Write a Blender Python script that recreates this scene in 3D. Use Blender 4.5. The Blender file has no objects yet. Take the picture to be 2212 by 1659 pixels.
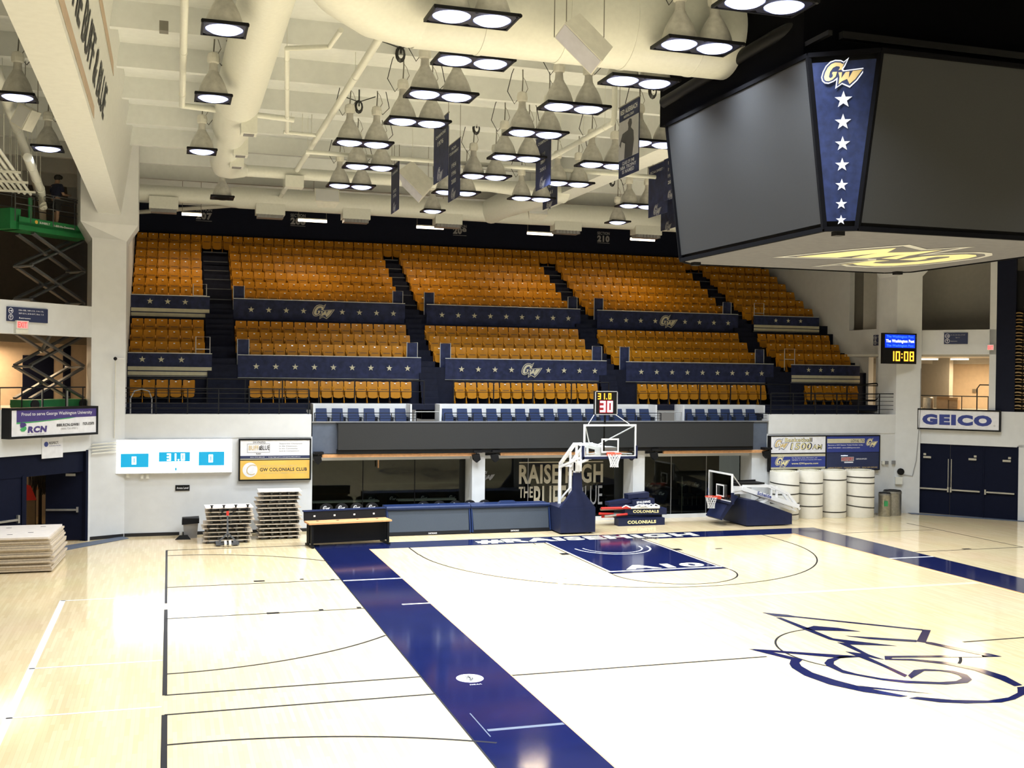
import bpy, bmesh, math, random
from mathutils import Vector, Matrix
from mathutils.geometry import tessellate_polygon
random.seed(7)
S = bpy.context.scene
COL = S.collection
# ------------------------------------------------------------------ camera
cam = bpy.data.cameras.new('camera'); cam_o = bpy.data.objects.new('camera', cam); COL.objects.link(cam_o)
cR, cU, cF = Vector((.95442, -.29824, .01153)), Vector((-.00851, .01143, .9999)), Vector((.29834, .95442, -.00837))
m = Matrix((cR, cU, -cF)).transposed().to_4x4(); m.translation = (-13.6774, -34.2474, 5.5398)
cam_o.matrix_world = m
cam.sensor_width = 36; cam.lens = 2370.88 / 2212 * 36; cam.clip_end = 300
S.camera = cam_o
# ------------------------------------------------------------------ world, exposure
S.view_settings.view_transform = 'Standard'; S.view_settings.look = 'None'
S.view_settings.gamma = 1; S.view_settings.exposure = 0.20
wd = bpy.data.worlds.new('arena_air'); S.world = wd; wd.use_nodes = True
wd.node_tree.nodes['Background'].inputs[0].default_value = (1, .97, .9, 1)
wd.node_tree.nodes['Background'].inputs[1].default_value = 0.16
LAMP_W = 112.0
def area(name, loc, power, size, color=(1, 1, 1), direction=(0, 0, -1), spread=180, parent=None, size_y=None):
    l = bpy.data.lights.new(name, 'AREA'); l.energy = power; l.color = color; l.spread = math.radians(spread)
    if size_y: l.shape = 'RECTANGLE'; l.size = size; l.size_y = size_y
    else: l.shape = 'DISK'; l.size = size
    o = bpy.data.objects.new(name, l); COL.objects.link(o)
    o.rotation_euler = Vector(direction).to_track_quat('-Z', 'Y').to_euler(); o.location = loc
    if parent: o.parent = parent
    return o
# the rows of arena lamps go on over the half of the court behind the camera
for x in (-12.5, -8.2, -4.6, 4.6, 8.2, 12.5):
    for y in (-21, -26, -31, -36):
        area('arena_lamp_light', (x, y, 11.4), LAMP_W * (1.3 if x < -10 else 3.0), .6, (.88, .95, 1), spread=125)
for x, y in ((4.6, -10.5), (4.6, -6), (4.6, -1.5), (8.2, -6), (8.2, -1.5), (12.5, -8), (12.5, -2.5)):
    for _k in (0,):
        area('arena_lamp_light', (x, y, 11.4), LAMP_W * 1.9, .6, (.88, .95, 1), spread=125)
# ------------------------------------------------------------------ materials
def pmat(name, col, rough=.6, metal=0, noise=.06, scale=6, spec=.5, bump=0, coat=0):
    mt = bpy.data.materials.new(name); mt.use_nodes = True
    nt = mt.node_tree; b = nt.nodes['Principled BSDF']
    b.inputs['Roughness'].default_value = rough; b.inputs['Metallic'].default_value = metal
    b.inputs['Specular IOR Level'].default_value = spec; b.inputs['Coat Weight'].default_value = coat
    tc = nt.nodes.new('ShaderNodeTexCoord'); nz = nt.nodes.new('ShaderNodeTexNoise')
    nz.inputs['Scale'].default_value = scale; nz.inputs['Detail'].default_value = 4
    nt.links.new(tc.outputs['Object'], nz.inputs['Vector'])
    r = nt.nodes.new('ShaderNodeValToRGB')
    r.color_ramp.elements[0].color = (*[c * (1 - noise) for c in col], 1); r.color_ramp.elements[0].position = .3
    r.color_ramp.elements[1].color = (*[min(1, c * (1 + noise)) for c in col], 1); r.color_ramp.elements[1].position = .7
    nt.links.new(nz.outputs['Fac'], r.inputs['Fac']); nt.links.new(r.outputs['Color'], b.inputs['Base Color'])
    if bump:
        bp = nt.nodes.new('ShaderNodeBump'); bp.inputs['Strength'].default_value = bump; bp.inputs['Distance'].default_value = .01
        nt.links.new(nz.outputs['Fac'], bp.inputs['Height']); nt.links.new(bp.outputs['Normal'], b.inputs['Normal'])
    return mt
def emat(name, col, strength):
    mt = bpy.data.materials.new(name); mt.use_nodes = True
    b = mt.node_tree.nodes['Principled BSDF']
    b.inputs['Base Color'].default_value = (*[c * .05 for c in col], 1); b.inputs['Emission Color'].default_value = (*col, 1)
    b.inputs['Emission Strength'].default_value = strength
    return mt
def wood_floor():
    mt = bpy.data.materials.new('maple_floor'); mt.use_nodes = True
    nt = mt.node_tree; b = nt.nodes['Principled BSDF']
    tc = nt.nodes.new('ShaderNodeTexCoord'); mp = nt.nodes.new('ShaderNodeMapping')
    mp.inputs['Rotation'].default_value = (0, 0, math.pi / 2)
    nt.links.new(tc.outputs['Object'], mp.inputs['Vector'])
    br = nt.nodes.new('ShaderNodeTexBrick'); br.inputs['Scale'].default_value = 1
    br.inputs['Brick Width'].default_value = .85; br.inputs['Row Height'].default_value = .07
    br.inputs['Mortar Size'].default_value = .001; br.offset = .37
    br.inputs['Color1'].default_value = (.69, .545, .32, 1); br.inputs['Color2'].default_value = (.77, .625, .39, 1)
    br.inputs['Mortar'].default_value = (.55, .40, .24, 1)
    nt.links.new(mp.outputs['Vector'], br.inputs['Vector'])
    nz = nt.nodes.new('ShaderNodeTexNoise'); nz.inputs['Scale'].default_value = .5
    nt.links.new(tc.outputs['Object'], nz.inputs['Vector'])
    mx = nt.nodes.new('ShaderNodeMixRGB'); mx.blend_type = 'MULTIPLY'; mx.inputs[0].default_value = .12
    nt.links.new(br.outputs['Color'], mx.inputs[1]); nt.links.new(nz.outputs['Color'], mx.inputs[2])
    nt.links.new(mx.outputs['Color'], b.inputs['Base Color'])
    b.inputs['Roughness'].default_value = .11; b.inputs['Specular IOR Level'].default_value = .5
    return mt
def glass_mat(name, tint, opac=.35):
    mt = bpy.data.materials.new(name); mt.use_nodes = True
    nt = mt.node_tree; nt.nodes.remove(nt.nodes['Principled BSDF']); out = nt.nodes['Material Output']
    tr = nt.nodes.new('ShaderNodeBsdfTransparent'); tr.inputs[0].default_value = (*tint, 1)
    gl = nt.nodes.new('ShaderNodeBsdfGlossy'); gl.inputs['Roughness'].default_value = .03
    fr = nt.nodes.new('ShaderNodeFresnel'); fr.inputs[0].default_value = 1.4
    mx = nt.nodes.new('ShaderNodeMixShader')
    nt.links.new(fr.outputs[0], mx.inputs[0]); nt.links.new(tr.outputs[0], mx.inputs[1]); nt.links.new(gl.outputs[0], mx.inputs[2])
    nt.links.new(mx.outputs[0], out.inputs['Surface'])
    return mt
M = dict(
    floor=wood_floor(),
    navy_paint=pmat('navy_court_paint', (.006, .010, .056), .09, noise=.1, scale=2, spec=.4),
    line_black=pmat('black_line_paint', (.008, .008, .012), .45, spec=.15), line_white=pmat('white_line_paint', (.86, .86, .86), .2),
    line_cream=pmat('cream_line_paint', (.86, .84, .62), .2), line_yellow=pmat('pale_yellow_tape', (.86, .80, .40), .3),
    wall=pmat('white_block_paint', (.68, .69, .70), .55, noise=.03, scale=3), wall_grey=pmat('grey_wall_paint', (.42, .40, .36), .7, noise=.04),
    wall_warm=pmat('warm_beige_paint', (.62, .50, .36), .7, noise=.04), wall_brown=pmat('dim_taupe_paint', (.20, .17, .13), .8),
    ceil=pmat('cream_ceiling_paint', (.68, .70, .69), .8, noise=.03), duct=pmat('cream_duct_paint', (.72, .73, .67), .45, noise=.03, scale=12, bump=.15),
    beam=pmat('cream_beam_paint', (.70, .71, .68), .6, noise=.03), navy_wall=pmat('navy_wall_paint', (.007, .009, .022), .8, spec=.2),
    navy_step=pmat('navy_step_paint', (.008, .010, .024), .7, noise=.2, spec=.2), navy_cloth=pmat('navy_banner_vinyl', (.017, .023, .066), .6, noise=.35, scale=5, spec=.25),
    nosing=pmat('dull_metal_nosing', (.07, .075, .085), .5, .3), buff=pmat('buff_vinyl', (.56, .52, .37), .6), rail_white=pmat('pale_metal_rail', (.5, .51, .5), .4, .3),
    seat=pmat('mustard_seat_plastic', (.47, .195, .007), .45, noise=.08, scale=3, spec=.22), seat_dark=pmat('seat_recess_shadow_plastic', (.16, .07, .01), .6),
    plate=pmat('seat_number_plate', (.85, .85, .82), .15), blue_seat=pmat('navy_seat_plastic', (.014, .028, .085), .45, spec=.3), blue_frame=pmat('charcoal_seat_frame', (.02, .025, .035), .5),
    black=pmat('black_satin', (.006, .006, .007), .5, spec=.2), black_rail=pmat('black_rail_paint', (.007, .008, .011), .5, spec=.25), drape=pmat('black_drape', (.003, .003, .004), .95, spec=.05),
    screen_off=pmat('unlit_led_screen', (.026, .027, .029), .5, noise=.05, scale=40, spec=.3), screen_panel=pmat('navy_backlit_panel', (.009, .015, .052), .5, noise=.3, scale=9, spec=.2),
    grey_cloth=pmat('grey_fabric_panel', (.13, .13, .142), .9, spec=.1), grey_blue=pmat('slate_blue_paint', (.10, .12, .165), .6, spec=.3), slate=pmat('slate_led_face', (.045, .056, .074), .55, noise=.08, scale=60, spec=.3),
    blue_trim=pmat('royal_blue_trim', (.008, .021, .08), .45, spec=.3), navy_pad=pmat('navy_vinyl_pad', (.010, .015, .050), .45, noise=.1, spec=.3),
    white=pmat('white_enamel', (.84, .84, .85), .3, noise=.02), offwhite=pmat('off_white_mat', (.80, .77, .69), .6, noise=.03), gold=pmat('gold_print', (.62, .47, .22), .5),
    gold_light=pmat('pale_gold_print', (.80, .72, .38), .5), navy_print=pmat('navy_print', (.02, .03, .09), .5), royal=pmat('royal_print', (.03, .05, .26), .5),
    ply=pmat('plywood_edge', (.56, .47, .36), .6, noise=.12, scale=20), ply_top=pmat('bleached_plywood_top', (.80, .72, .66), .5, noise=.06), steel=pmat('brushed_steel', (.42, .41, .38), .32, .85, noise=.15, scale=12),
    grey_metal=pmat('grey_metal', (.30, .30, .31), .45, .4), dome=pmat('spun_aluminium_dome', (.54, .53, .49), .45, .1, noise=.14, scale=8), lamp_frame=pmat('dark_blue_lamp_frame', (.010, .011, .030), .4),
    ballast=pmat('white_ballast_paint', (.74, .73, .66), .5), cable=pmat('black_cable', (.02, .02, .02), .7), wire=pmat('grey_wire', (.22, .21, .18), .5, .3),
    wood_trim=pmat('orange_wood_trim', (.66, .34, .15), .4, noise=.12, scale=10), green=pmat('green_lift_paint', (.02, .22, .07), .45), lift_grey=pmat('dark_grey_lift_arm', (.085, .09, .10), .5),
    door=pmat('dark_navy_door', (.006, .008, .022), .75, spec=.1), bar=pmat('aluminium_push_bar', (.5, .5, .48), .3, .7), red=pmat('red_print', (.6, .03, .02), .5), rim=pmat('orange_red_rim', (.75, .07, .03), .4),
    net=pmat('white_net_cord', (.82, .82, .82), .8), skin=pmat('skin', (.42, .26, .18), .5), navy_shirt=pmat('navy_shirt', (.012, .015, .04), .9), dark_short=pmat('dark_shorts', (.02, .02, .022), .9),
    hair=pmat('dark_hair', (.012, .009, .007), .7), carton=pmat('brown_cardboard', (.42, .27, .14), .8), purple=pmat('purple_print', (.06, .04, .20), .4), cream_print=pmat('cream_print', (.82, .78, .6), .5),
    sign_white=pmat('white_sign_face', (.80, .80, .84), .4), sign_yellow=pmat('amber_sign_face', (.80, .50, .10), .4, noise=.08, scale=1.5), dark_text=pmat('charcoal_print', (.03, .03, .035), .5), grey_text=pmat('grey_print', (.35, .35, .36), .5),
    tape=pmat('black_tape', (.03, .027, .022), .5), rubber=pmat('dark_rubber', (.02, .02, .02), .8), dark_seat=pmat('black_leatherette', (.012, .012, .015), .4), brown_seat=pmat('folded_seat_brown', (.35, .22, .08), .5),
    logo_grey=pmat('grey_logo_print', (.30, .30, .31), .5), baseboard=pmat('black_rubber_base', (.012, .012, .015), .4), green_print=pmat('green_print', (.05, .35, .12), .5), bag=pmat('white_plastic_bag', (.55, .54, .48), .5),
    glass_dark=glass_mat('tinted_club_glass', (.62, .66, .64)), glass_clear=glass_mat('clear_backboard_glass', (.86, .88, .88)), gold_dim=pmat('dull_buff_decal', (.46, .42, .32), .6),
    lamp_glass=emat('lamp_glass_glow', (.55, .60, 1.0), 3.2), tube=emat('fluorescent_tube', (1, .83, .62), 5), tube_warm=emat('warm_tube', (1, .74, .42), 6), led_white=emat('led_board_white', (1, 1, 1), 5.0),
    led_cyan=emat('led_board_cyan', (0, .40, .68), 1.0), amber=emat('amber_led', (1, .42, .03), 2.2), amber_edge=emat('amber_led_dim', (.9, .13, .01), 2), red_led=emat('red_led', (1, .12, .12), 4), pink_led=emat('pink_led', (1, .62, .66), 4),
    blue_led=emat('blue_led_screen', (.0, .035, .62), 1.3), white_led=emat('white_led', (.75, .85, 1), 2.2), blue_led2=emat('pale_blue_led', (.05, .2, 1), 1.6), exit_red=emat('exit_red', (1, .10, .08), 1.2), exit_face=emat('exit_face_pink', (1, .42, .38), .8),
    star_white=emat('backlit_star', (.9, .92, 1), 1.0),
)
# ------------------------------------------------------------------ mesh helpers
class MB:
    def __init__(s): s.v = []; s.f = []; s.mi = []; s.m = 0
    def add(s, vs, fs):
        n = len(s.v); s.v += [tuple(v) for v in vs]; s.f += [tuple(i + n for i in f) for f in fs]; s.mi += [s.m] * len(fs); return s
    def box(s, a, b):
        (x0, y0, z0), (x1, y1, z1) = a, b
        return s.hexa([(x0, y0, z0), (x1, y0, z0), (x1, y1, z0), (x0, y1, z0), (x0, y0, z1), (x1, y0, z1), (x1, y1, z1), (x0, y1, z1)])
    def hexa(s, p): return s.add(p, [(3, 2, 1, 0), (4, 5, 6, 7), (0, 1, 5, 4), (1, 2, 6, 5), (2, 3, 7, 6), (3, 0, 4, 7)])
    def fbox(s, fr, a0, a1, b0, b1, c0, c1):
        return s.hexa([fr.p(a0, b0, c0), fr.p(a1, b0, c0), fr.p(a1, b1, c0), fr.p(a0, b1, c0), fr.p(a0, b0, c1), fr.p(a1, b0, c1), fr.p(a1, b1, c1), fr.p(a0, b1, c1)])
    def beam(s, p, q, w, h=None, up=(0, 0, 1)):
        p, q = Vector(p), Vector(q); d = (q - p).normalized(); h = h or w
        u = d.cross(Vector(up)); u = u.normalized() if u.length > 1e-4 else Vector((1, 0, 0)); v = u.cross(d)
        a, b = u * w / 2, v * h / 2
        return s.hexa([p - a - b, p + a - b, p + a + b, p - a + b, q - a - b, q + a - b, q + a + b, q - a + b])
    def prism(s, base, vec):
        n = len(base); b = [Vector(x) for x in base]; t = [x + Vector(vec) for x in b]
        tris = tessellate_polygon([b]); tris = [tuple(x) for x in tris]
        return s.add(b + t, [tuple(reversed(x)) for x in tris] + [tuple(i + n for i in x) for x in tris] + [(i, (i + 1) % n, (i + 1) % n + n, i + n) for i in range(n)])
    def fpoly(s, fr, pts, c0, c1): return s.prism([fr.p(a, b, c0) for a, b in pts], fr.n * (c1 - c0))
    def ring(s, c, u, v, r, n=16): return [Vector(c) + (u * math.cos(2 * math.pi * i / n) + v * math.sin(2 * math.pi * i / n)) * r for i in range(n)]
    def tube(s, pts, r, n=8, caps=True):
        pts = [Vector(p) for p in pts]; rs = r if isinstance(r, (list, tuple)) else [r] * len(pts)
        rings = []; pu = None
        for i, p in enumerate(pts):
            d = (pts[min(i + 1, len(pts) - 1)] - pts[max(i - 1, 0)]).normalized()
            u = pu if pu else (Vector((0, 0, 1)) if abs(d.z) < .9 else Vector((1, 0, 0)))
            u = (u - d * u.dot(d)).normalized(); pu = u; rings += s.ring(p, u, d.cross(u), rs[i], n)
        k = len(pts); fs = [(j * n + i, j * n + (i + 1) % n, (j + 1) * n + (i + 1) % n, (j + 1) * n + i) for j in range(k - 1) for i in range(n)]
        if caps: fs += [tuple(reversed(range(n))), tuple(range((k - 1) * n, k * n))]
        return s.add(rings, fs)
    def lathe(s, c, prof, n=20, axis=(0, 0, 1)):
        ax = Vector(axis).normalized(); return s.tubeax(c, prof, n, ax)
    def tubeax(s, c, prof, n, ax):
        u = Vector((1, 0, 0)) if abs(ax.x) < .9 else Vector((0, 1, 0)); u = (u - ax * u.dot(ax)).normalized(); v = ax.cross(u)
        rings = []
        for r, z in prof: rings += s.ring(Vector(c) + ax * z, u, v, max(r, 1e-4), n)
        k = len(prof)
        return s.add(rings, [(j * n + i, j * n + (i + 1) % n, (j + 1) * n + (i + 1) % n, (j + 1) * n + i) for j in range(k - 1) for i in range(n)] + [tuple(reversed(range(n))), tuple(range((k - 1) * n, k * n))])
    def sphere(s, c, r, n=12, sz=1):
        return s.tubeax(c, [(r * math.sin(math.pi * i / 8), -r * sz * math.cos(math.pi * i / 8)) for i in range(9)], n, Vector((0, 0, 1)))
    def mesh(s, name, mats, smooth=False):
        me = bpy.data.meshes.new(name); me.from_pydata(s.v, [], s.f); me.update()
        for mt in (mats if isinstance(mats, (list, tuple)) else [mats]): me.materials.append(mt)
        me.polygons.foreach_set('material_index', s.mi)
        bm = bmesh.new(); bm.from_mesh(me); bmesh.ops.recalc_face_normals(bm, faces=bm.faces); bm.to_mesh(me); bm.free()
        if smooth:
            me.polygons.foreach_set('use_smooth', [True] * len(me.polygons)); me.set_sharp_from_angle(angle=math.radians(40))
        return me
    def build(s, name, mats, parent=None, smooth=False, at=None):
        return link(name, s.mesh(name, mats, smooth), parent, at)
def link(name, me, parent=None, at=None):
    o = bpy.data.objects.new(name, me); COL.objects.link(o)
    if at: o.location = at
    if parent: o.parent = parent; o.matrix_parent_inverse = Matrix.Translation(-Vector(parent.location)) if parent.type == 'EMPTY' and not at else Matrix()
    return o
class Fr:
    def __init__(s, o, u, v): s.o, s.u, s.v = Vector(o), Vector(u).normalized(), Vector(v).normalized(); s.n = s.u.cross(s.v)
    def p(s, a, b, c=0): return s.o + s.u * a + s.v * b + s.n * c
def tag(o, label, cat, group=None):
    o['label'] = label; o['category'] = cat
    if group: o['group'] = group
    return o
def thing(name, label, cat, loc, group=None):
    o = bpy.data.objects.new(name, None); COL.objects.link(o); o.location = loc; o.empty_display_size = .2
    return tag(o, label, cat, group)
def struct(name, mb, mat, parent=None, smooth=False):
    o = mb.build(name, mat, parent, smooth); o['kind'] = 'structure'; return o
_tc = {}
def text_data(s, bold):
    if (s, bold) not in _tc:
        cu = bpy.data.curves.new('t', 'FONT'); cu.body = s; cu.offset = bold; cu.resolution_u = 3; cu.align_x = 'CENTER'
        cu.space_character = 1.0 + bold * 2.5
        ob = bpy.data.objects.new('t', cu); COL.objects.link(ob)
        dg = bpy.context.evaluated_depsgraph_get(); me = bpy.data.meshes.new_from_object(ob.evaluated_get(dg))
        vs = [v.co.copy() for v in me.vertices]; fs = [tuple(p.vertices) for p in me.polygons]
        bpy.data.objects.remove(ob); bpy.data.curves.remove(cu); bpy.data.meshes.remove(me)
        x0 = min(v.x for v in vs); x1 = max(v.x for v in vs); y0 = min(v.y for v in vs); y1 = max(v.y for v in vs)
        _tc[(s, bold)] = ([((v.x - x0) / (x1 - x0) - .5, (v.y - y0) / (y1 - y0)) for v in vs], fs, (x1 - x0) / (y1 - y0))
    return _tc[(s, bold)]
def put_text(mb, fr, s, a, b, h, w=None, c=.012, bold=.02, shear=0):
    vs, fs, asp = text_data(s, bold); w = w or asp * h
    mb.add([fr.p(a + x * w + shear * y * h, b + y * h, c) for x, y in vs], fs)
def letters(fr, s, a, b, h, w, mat, parent, c=.012, bold=.02, shear=0, name='lettering'):
    mb = MB(); put_text(mb, fr, s, a, b, h, w, c, bold, shear); return mb.build(name, mat, parent)
# the interlocked letter emblem, digitised in its own 36 x 25 grid
EM_OUT = [(21.8, 25), (17.8, 21.8), (15.5, 23.2), (11, 23.6), (7, 22.4), (3.5, 19), (1.2, 14.5), (0, 10), (.8, 6.8), (3, 4.8), (6, 4.3), (10, 5.8), (12.2, 7.3), (11.3, 0), (16.7, 3.6), (22.8, .5), (28.5, 5.8), (36, 16.3), (18.2, 14.8), (17.3, 15.5), (19, 18.3)]
EM_IN = [(20.5, 23.2), (17.8, 20.9), (15.3, 22.2), (11, 22.6), (7.4, 21.4), (4.2, 18.4), (2.1, 14.2), (1, 10), (1.7, 7.3), (3.4, 5.8), (6, 5.4), (9.6, 6.7), (13.2, 9.4), (12.6, 1.6), (16.7, 4.7), (22.7, 1.9), (27.8, 6.5), (34.2, 15.3), (17.2, 13.8), (15.8, 15.6), (18.2, 18.8)]
EM_G = [(18.3, 21.4), (17.2, 19.6), (15, 21), (11, 21.4), (8, 20.3), (5.2, 17.6), (3.2, 13.6), (2.3, 10), (2.9, 7.8), (4.2, 6.7), (6.3, 6.5), (9.2, 7.8), (11.5, 10), (12.6, 13.8), (9, 13.8), (8.6, 12), (9.4, 11.8), (9, 9.6), (7.2, 8.8), (6.2, 10), (7, 14), (9.4, 17.2), (12, 18.4), (14.4, 18), (14.8, 16.8), (13.6, 15), (16.2, 15.4)]
EM_W = [(13.6, 13.3), (16.6, 13.3), (16, 8.5), (19.4, 13.3), (22.4, 13.5), (21.8, 8.2), (25, 13.9), (32.4, 14.6), (27, 7.2), (22.6, 3.4), (20.6, 7.6), (16.8, 6.2), (13.9, 3.6), (14.6, 9.6)]
def emblem(fr, a, b, w, parent, cols, c=.012, name='emblem', hy=1):
    k = w / 36; o = None
    T = lambda P: [((x - 18) * k + a, (y - 12.5) * k * hy + b) for x, y in P]
    mb = MB()
    if cols[0]: mb.fpoly(fr, T(EM_OUT), c, c + .002)
    mb.m = 1
    if cols[1]: mb.fpoly(fr, T(EM_IN), c + .002, c + .005)
    mb.m = 2
    if cols[2]: mb.fpoly(fr, T(EM_G), c + .005, c + .008); mb.fpoly(fr, T(EM_W), c + .005, c + .008)
    return mb.build(name, [x or M['black'] for x in cols], parent)
def star_pts(a, b, r): return [(a + math.sin(math.pi * i / 5) * (r if i % 2 == 0 else r * .40), b + math.cos(math.pi * i / 5) * (r if i % 2 == 0 else r * .40)) for i in range(10)]
def stars(fr, L, r, mat, parent, c=.012):
    for a, b in L:
        mb = MB(); mb.fpoly(fr, star_pts(a, b, r), c, c + .004); mb.build('star', mat, parent)
SEG = {'0': 'abcdef', '1': 'bc', '3': 'abgcd', '8': 'abcdefg'}
def digits(fr, s, a, b, h, mat, parent, c=.012, name='digits', t=None):
    w = h * .52; t = t or h * .15; x = a
    for ch in s:
        mb = MB()
        if ch in ':.':
            for q in ((.3, .65) if ch == ':' else (0,)): mb.fbox(fr, x, x + t, b + q * h, b + q * h + t, c, c + .005)
            mb.build('colon' if ch == ':' else 'point', mat, parent); x += t * 2.2; continue
        for q in SEG[ch]:
            r = dict(a=(0, w, h - t, h), d=(0, w, 0, t), g=(0, w, h / 2 - t / 2, h / 2 + t / 2), f=(0, t, h / 2, h), e=(0, t, 0, h / 2), b=(w - t, w, h / 2, h), c=(w - t, w, 0, h / 2))[q]
            mb.fbox(fr, x + r[0], x + r[1], b + r[2], b + r[3], c, c + .005)
        mb.build('digit', mat, parent); x += w + t * 1.1
FAR = lambda y: Fr((0, y, 0), (1, 0, 0), (0, 0, 1))
FLO = Fr((0, 0, 0), (1, 0, 0), (0, 1, 0))
dL, dR = Vector((-.669, -.743, 0)), Vector((.6244, -.7811, 0))
WL = Fr((-16.09, 3.87, 0), -dL, (0, 0, 1))       # corner wall on the left; a runs from -s (left) to 0 (pier)
WR = Fr((15.94, 4.22, 0), dR, (0, 0, 1))         # corner wall on the right; a runs from 0 (pier) outwards
# ================================================================== SETTING
floor = struct('floor', MB().box((-30, -46, -.2), (30, 18, 0)), M['floor'])
def paint(name, pts, mat, z=.002, h=.002):
    mb = MB(); mb.fpoly(FLO, pts, z, z + h); o = mb.build(name, mat, floor); return o
def rectp(x0, x1, y0, y1): return [(x0, y0), (x1, y0), (x1, y1), (x0, y1)]
paint('court_border', rectp(-9.22, -7.62, -30, 1.24), M['navy_paint']); paint('court_border', rectp(-7.62, 7.62, 0, 1.24), M['navy_paint']); paint('court_border', rectp(7.62, 9.2, -30, 1.24), M['navy_paint'])
paint('court_trim', rectp(-9.25, -9.22, -30, 1.26), M['line_black']); paint('court_trim', rectp(-7.62, -7.59, -30, 0), M['wood_trim']); paint('court_trim', rectp(7.50, 7.62, -30, 0), M['wood_trim'])
paint('lane', rectp(-1.68, 1.68, -5.45, 0), M['navy_paint'])
for sx in (-1, 1):
    paint('lane_line', rectp(min(sx * 1.70, sx * 1.74), max(sx * 1.70, sx * 1.74), -5.5, 0), M['line_white'], .0045); paint('lane_line', rectp(min(sx * 1.78, sx * 1.81), max(sx * 1.78, sx * 1.81), -5.9, 0), M['line_black'], .0045)
    paint('lane_block', rectp(min(sx * 1.8, sx * 2.05), max(sx * 1.8, sx * 2.05), -2.45, -2.15), M['line_black'], .0045)
paint('free_throw_line', rectp(-1.82, 1.82, -5.56, -5.45), M['line_white'], .0045); paint('free_throw_line', rectp(-1.82, 1.82, -5.82, -5.58), M['navy_paint'], .0045)
def arc(name, cx, cy, rx, ry, a0, a1, w, mat, z=.005, n=48):
    A = [math.radians(a0 + (a1 - a0) * i / n) for i in range(n + 1)]
    mb = MB()
    for i in range(n):
        p = []
        for t, r in ((A[i], 0), (A[i + 1], 0), (A[i + 1], w), (A[i], w)): p.append((cx + (rx - r) * math.cos(t), cy + (ry - r) * math.sin(t)))
        mb.add([(x, y, z) for x, y in p], [(0, 1, 2, 3)])
    mb.build(name, mat, floor)
arc('free_throw_circle', 0, -5.95, 1.83, 1.83, 180, 360, .045, M['line_black'])
arc('restricted_arc', 0, -1.42, 1.27, 1.38, 180, 360, .06, M['line_white'], .006); arc('restricted_arc', 0, -1.42, 1.0, 1.12, 180, 360, .05, M['line_white'], .006)
arc('three_point_arc', 0, -1.37, 6.34, 6.76, 180, 360, .045, M['line_black'])
for sx in (-1, 1): paint('three_point_arc', rectp(sx * 6.34 - .022, sx * 6.34 + .022, -1.4, 0), M['line_black'])
arc('center_circle', 0, -15, 1.8, 1.88, 95, 215, .045, M['line_black']); arc('center_circle', 0, -15, 1.8, 1.88, 305, 325, .06, M['line_black'])
paint('midcourt_line', rectp(-7.6, -2.3, -15.04, -14.98), M['line_black']); paint('midcourt_line', rectp(2.4, 7.6, -15.04, -14.98), M['line_black'])
paint('coaching_line', rectp(-9.2, -7.6, -5.12, -5.02), M['line_white'], .0045); paint('coaching_line', rectp(7.6, 9.2, -5.5, -5.4), M['line_white'], .0045)
paint('coaching_line', rectp(-8.3, -7.6, -8.45, -8.36), M['line_cream'], .0045); paint('tape_line', rectp(-8.9, -7.64, -17.95, -17.85), M['grey_blue'], .0045); paint('tape_line', rectp(-8.95, -8.93, -18.2, -17), M['grey_blue'], .0045)
paint('yellow_tape_line', rectp(-4.6, 7.5, -9.6, -9.35), M['line_yellow']); paint('yellow_tape_line', rectp(7.42, 7.5, -12, -2), M['line_yellow'], .0045)
for x0, y0, x1, y1 in [(-2.2, -.03, -2.16, -.25), (2.16, -.03, 2.2, -.25), (3.2, -2.5, 3.45, -2.4)]: paint('lane_tick', rectp(x0, x1, y1, y0) if y1 < y0 else rectp(x0, x1, y0, y1), M['line_black'])
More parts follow.
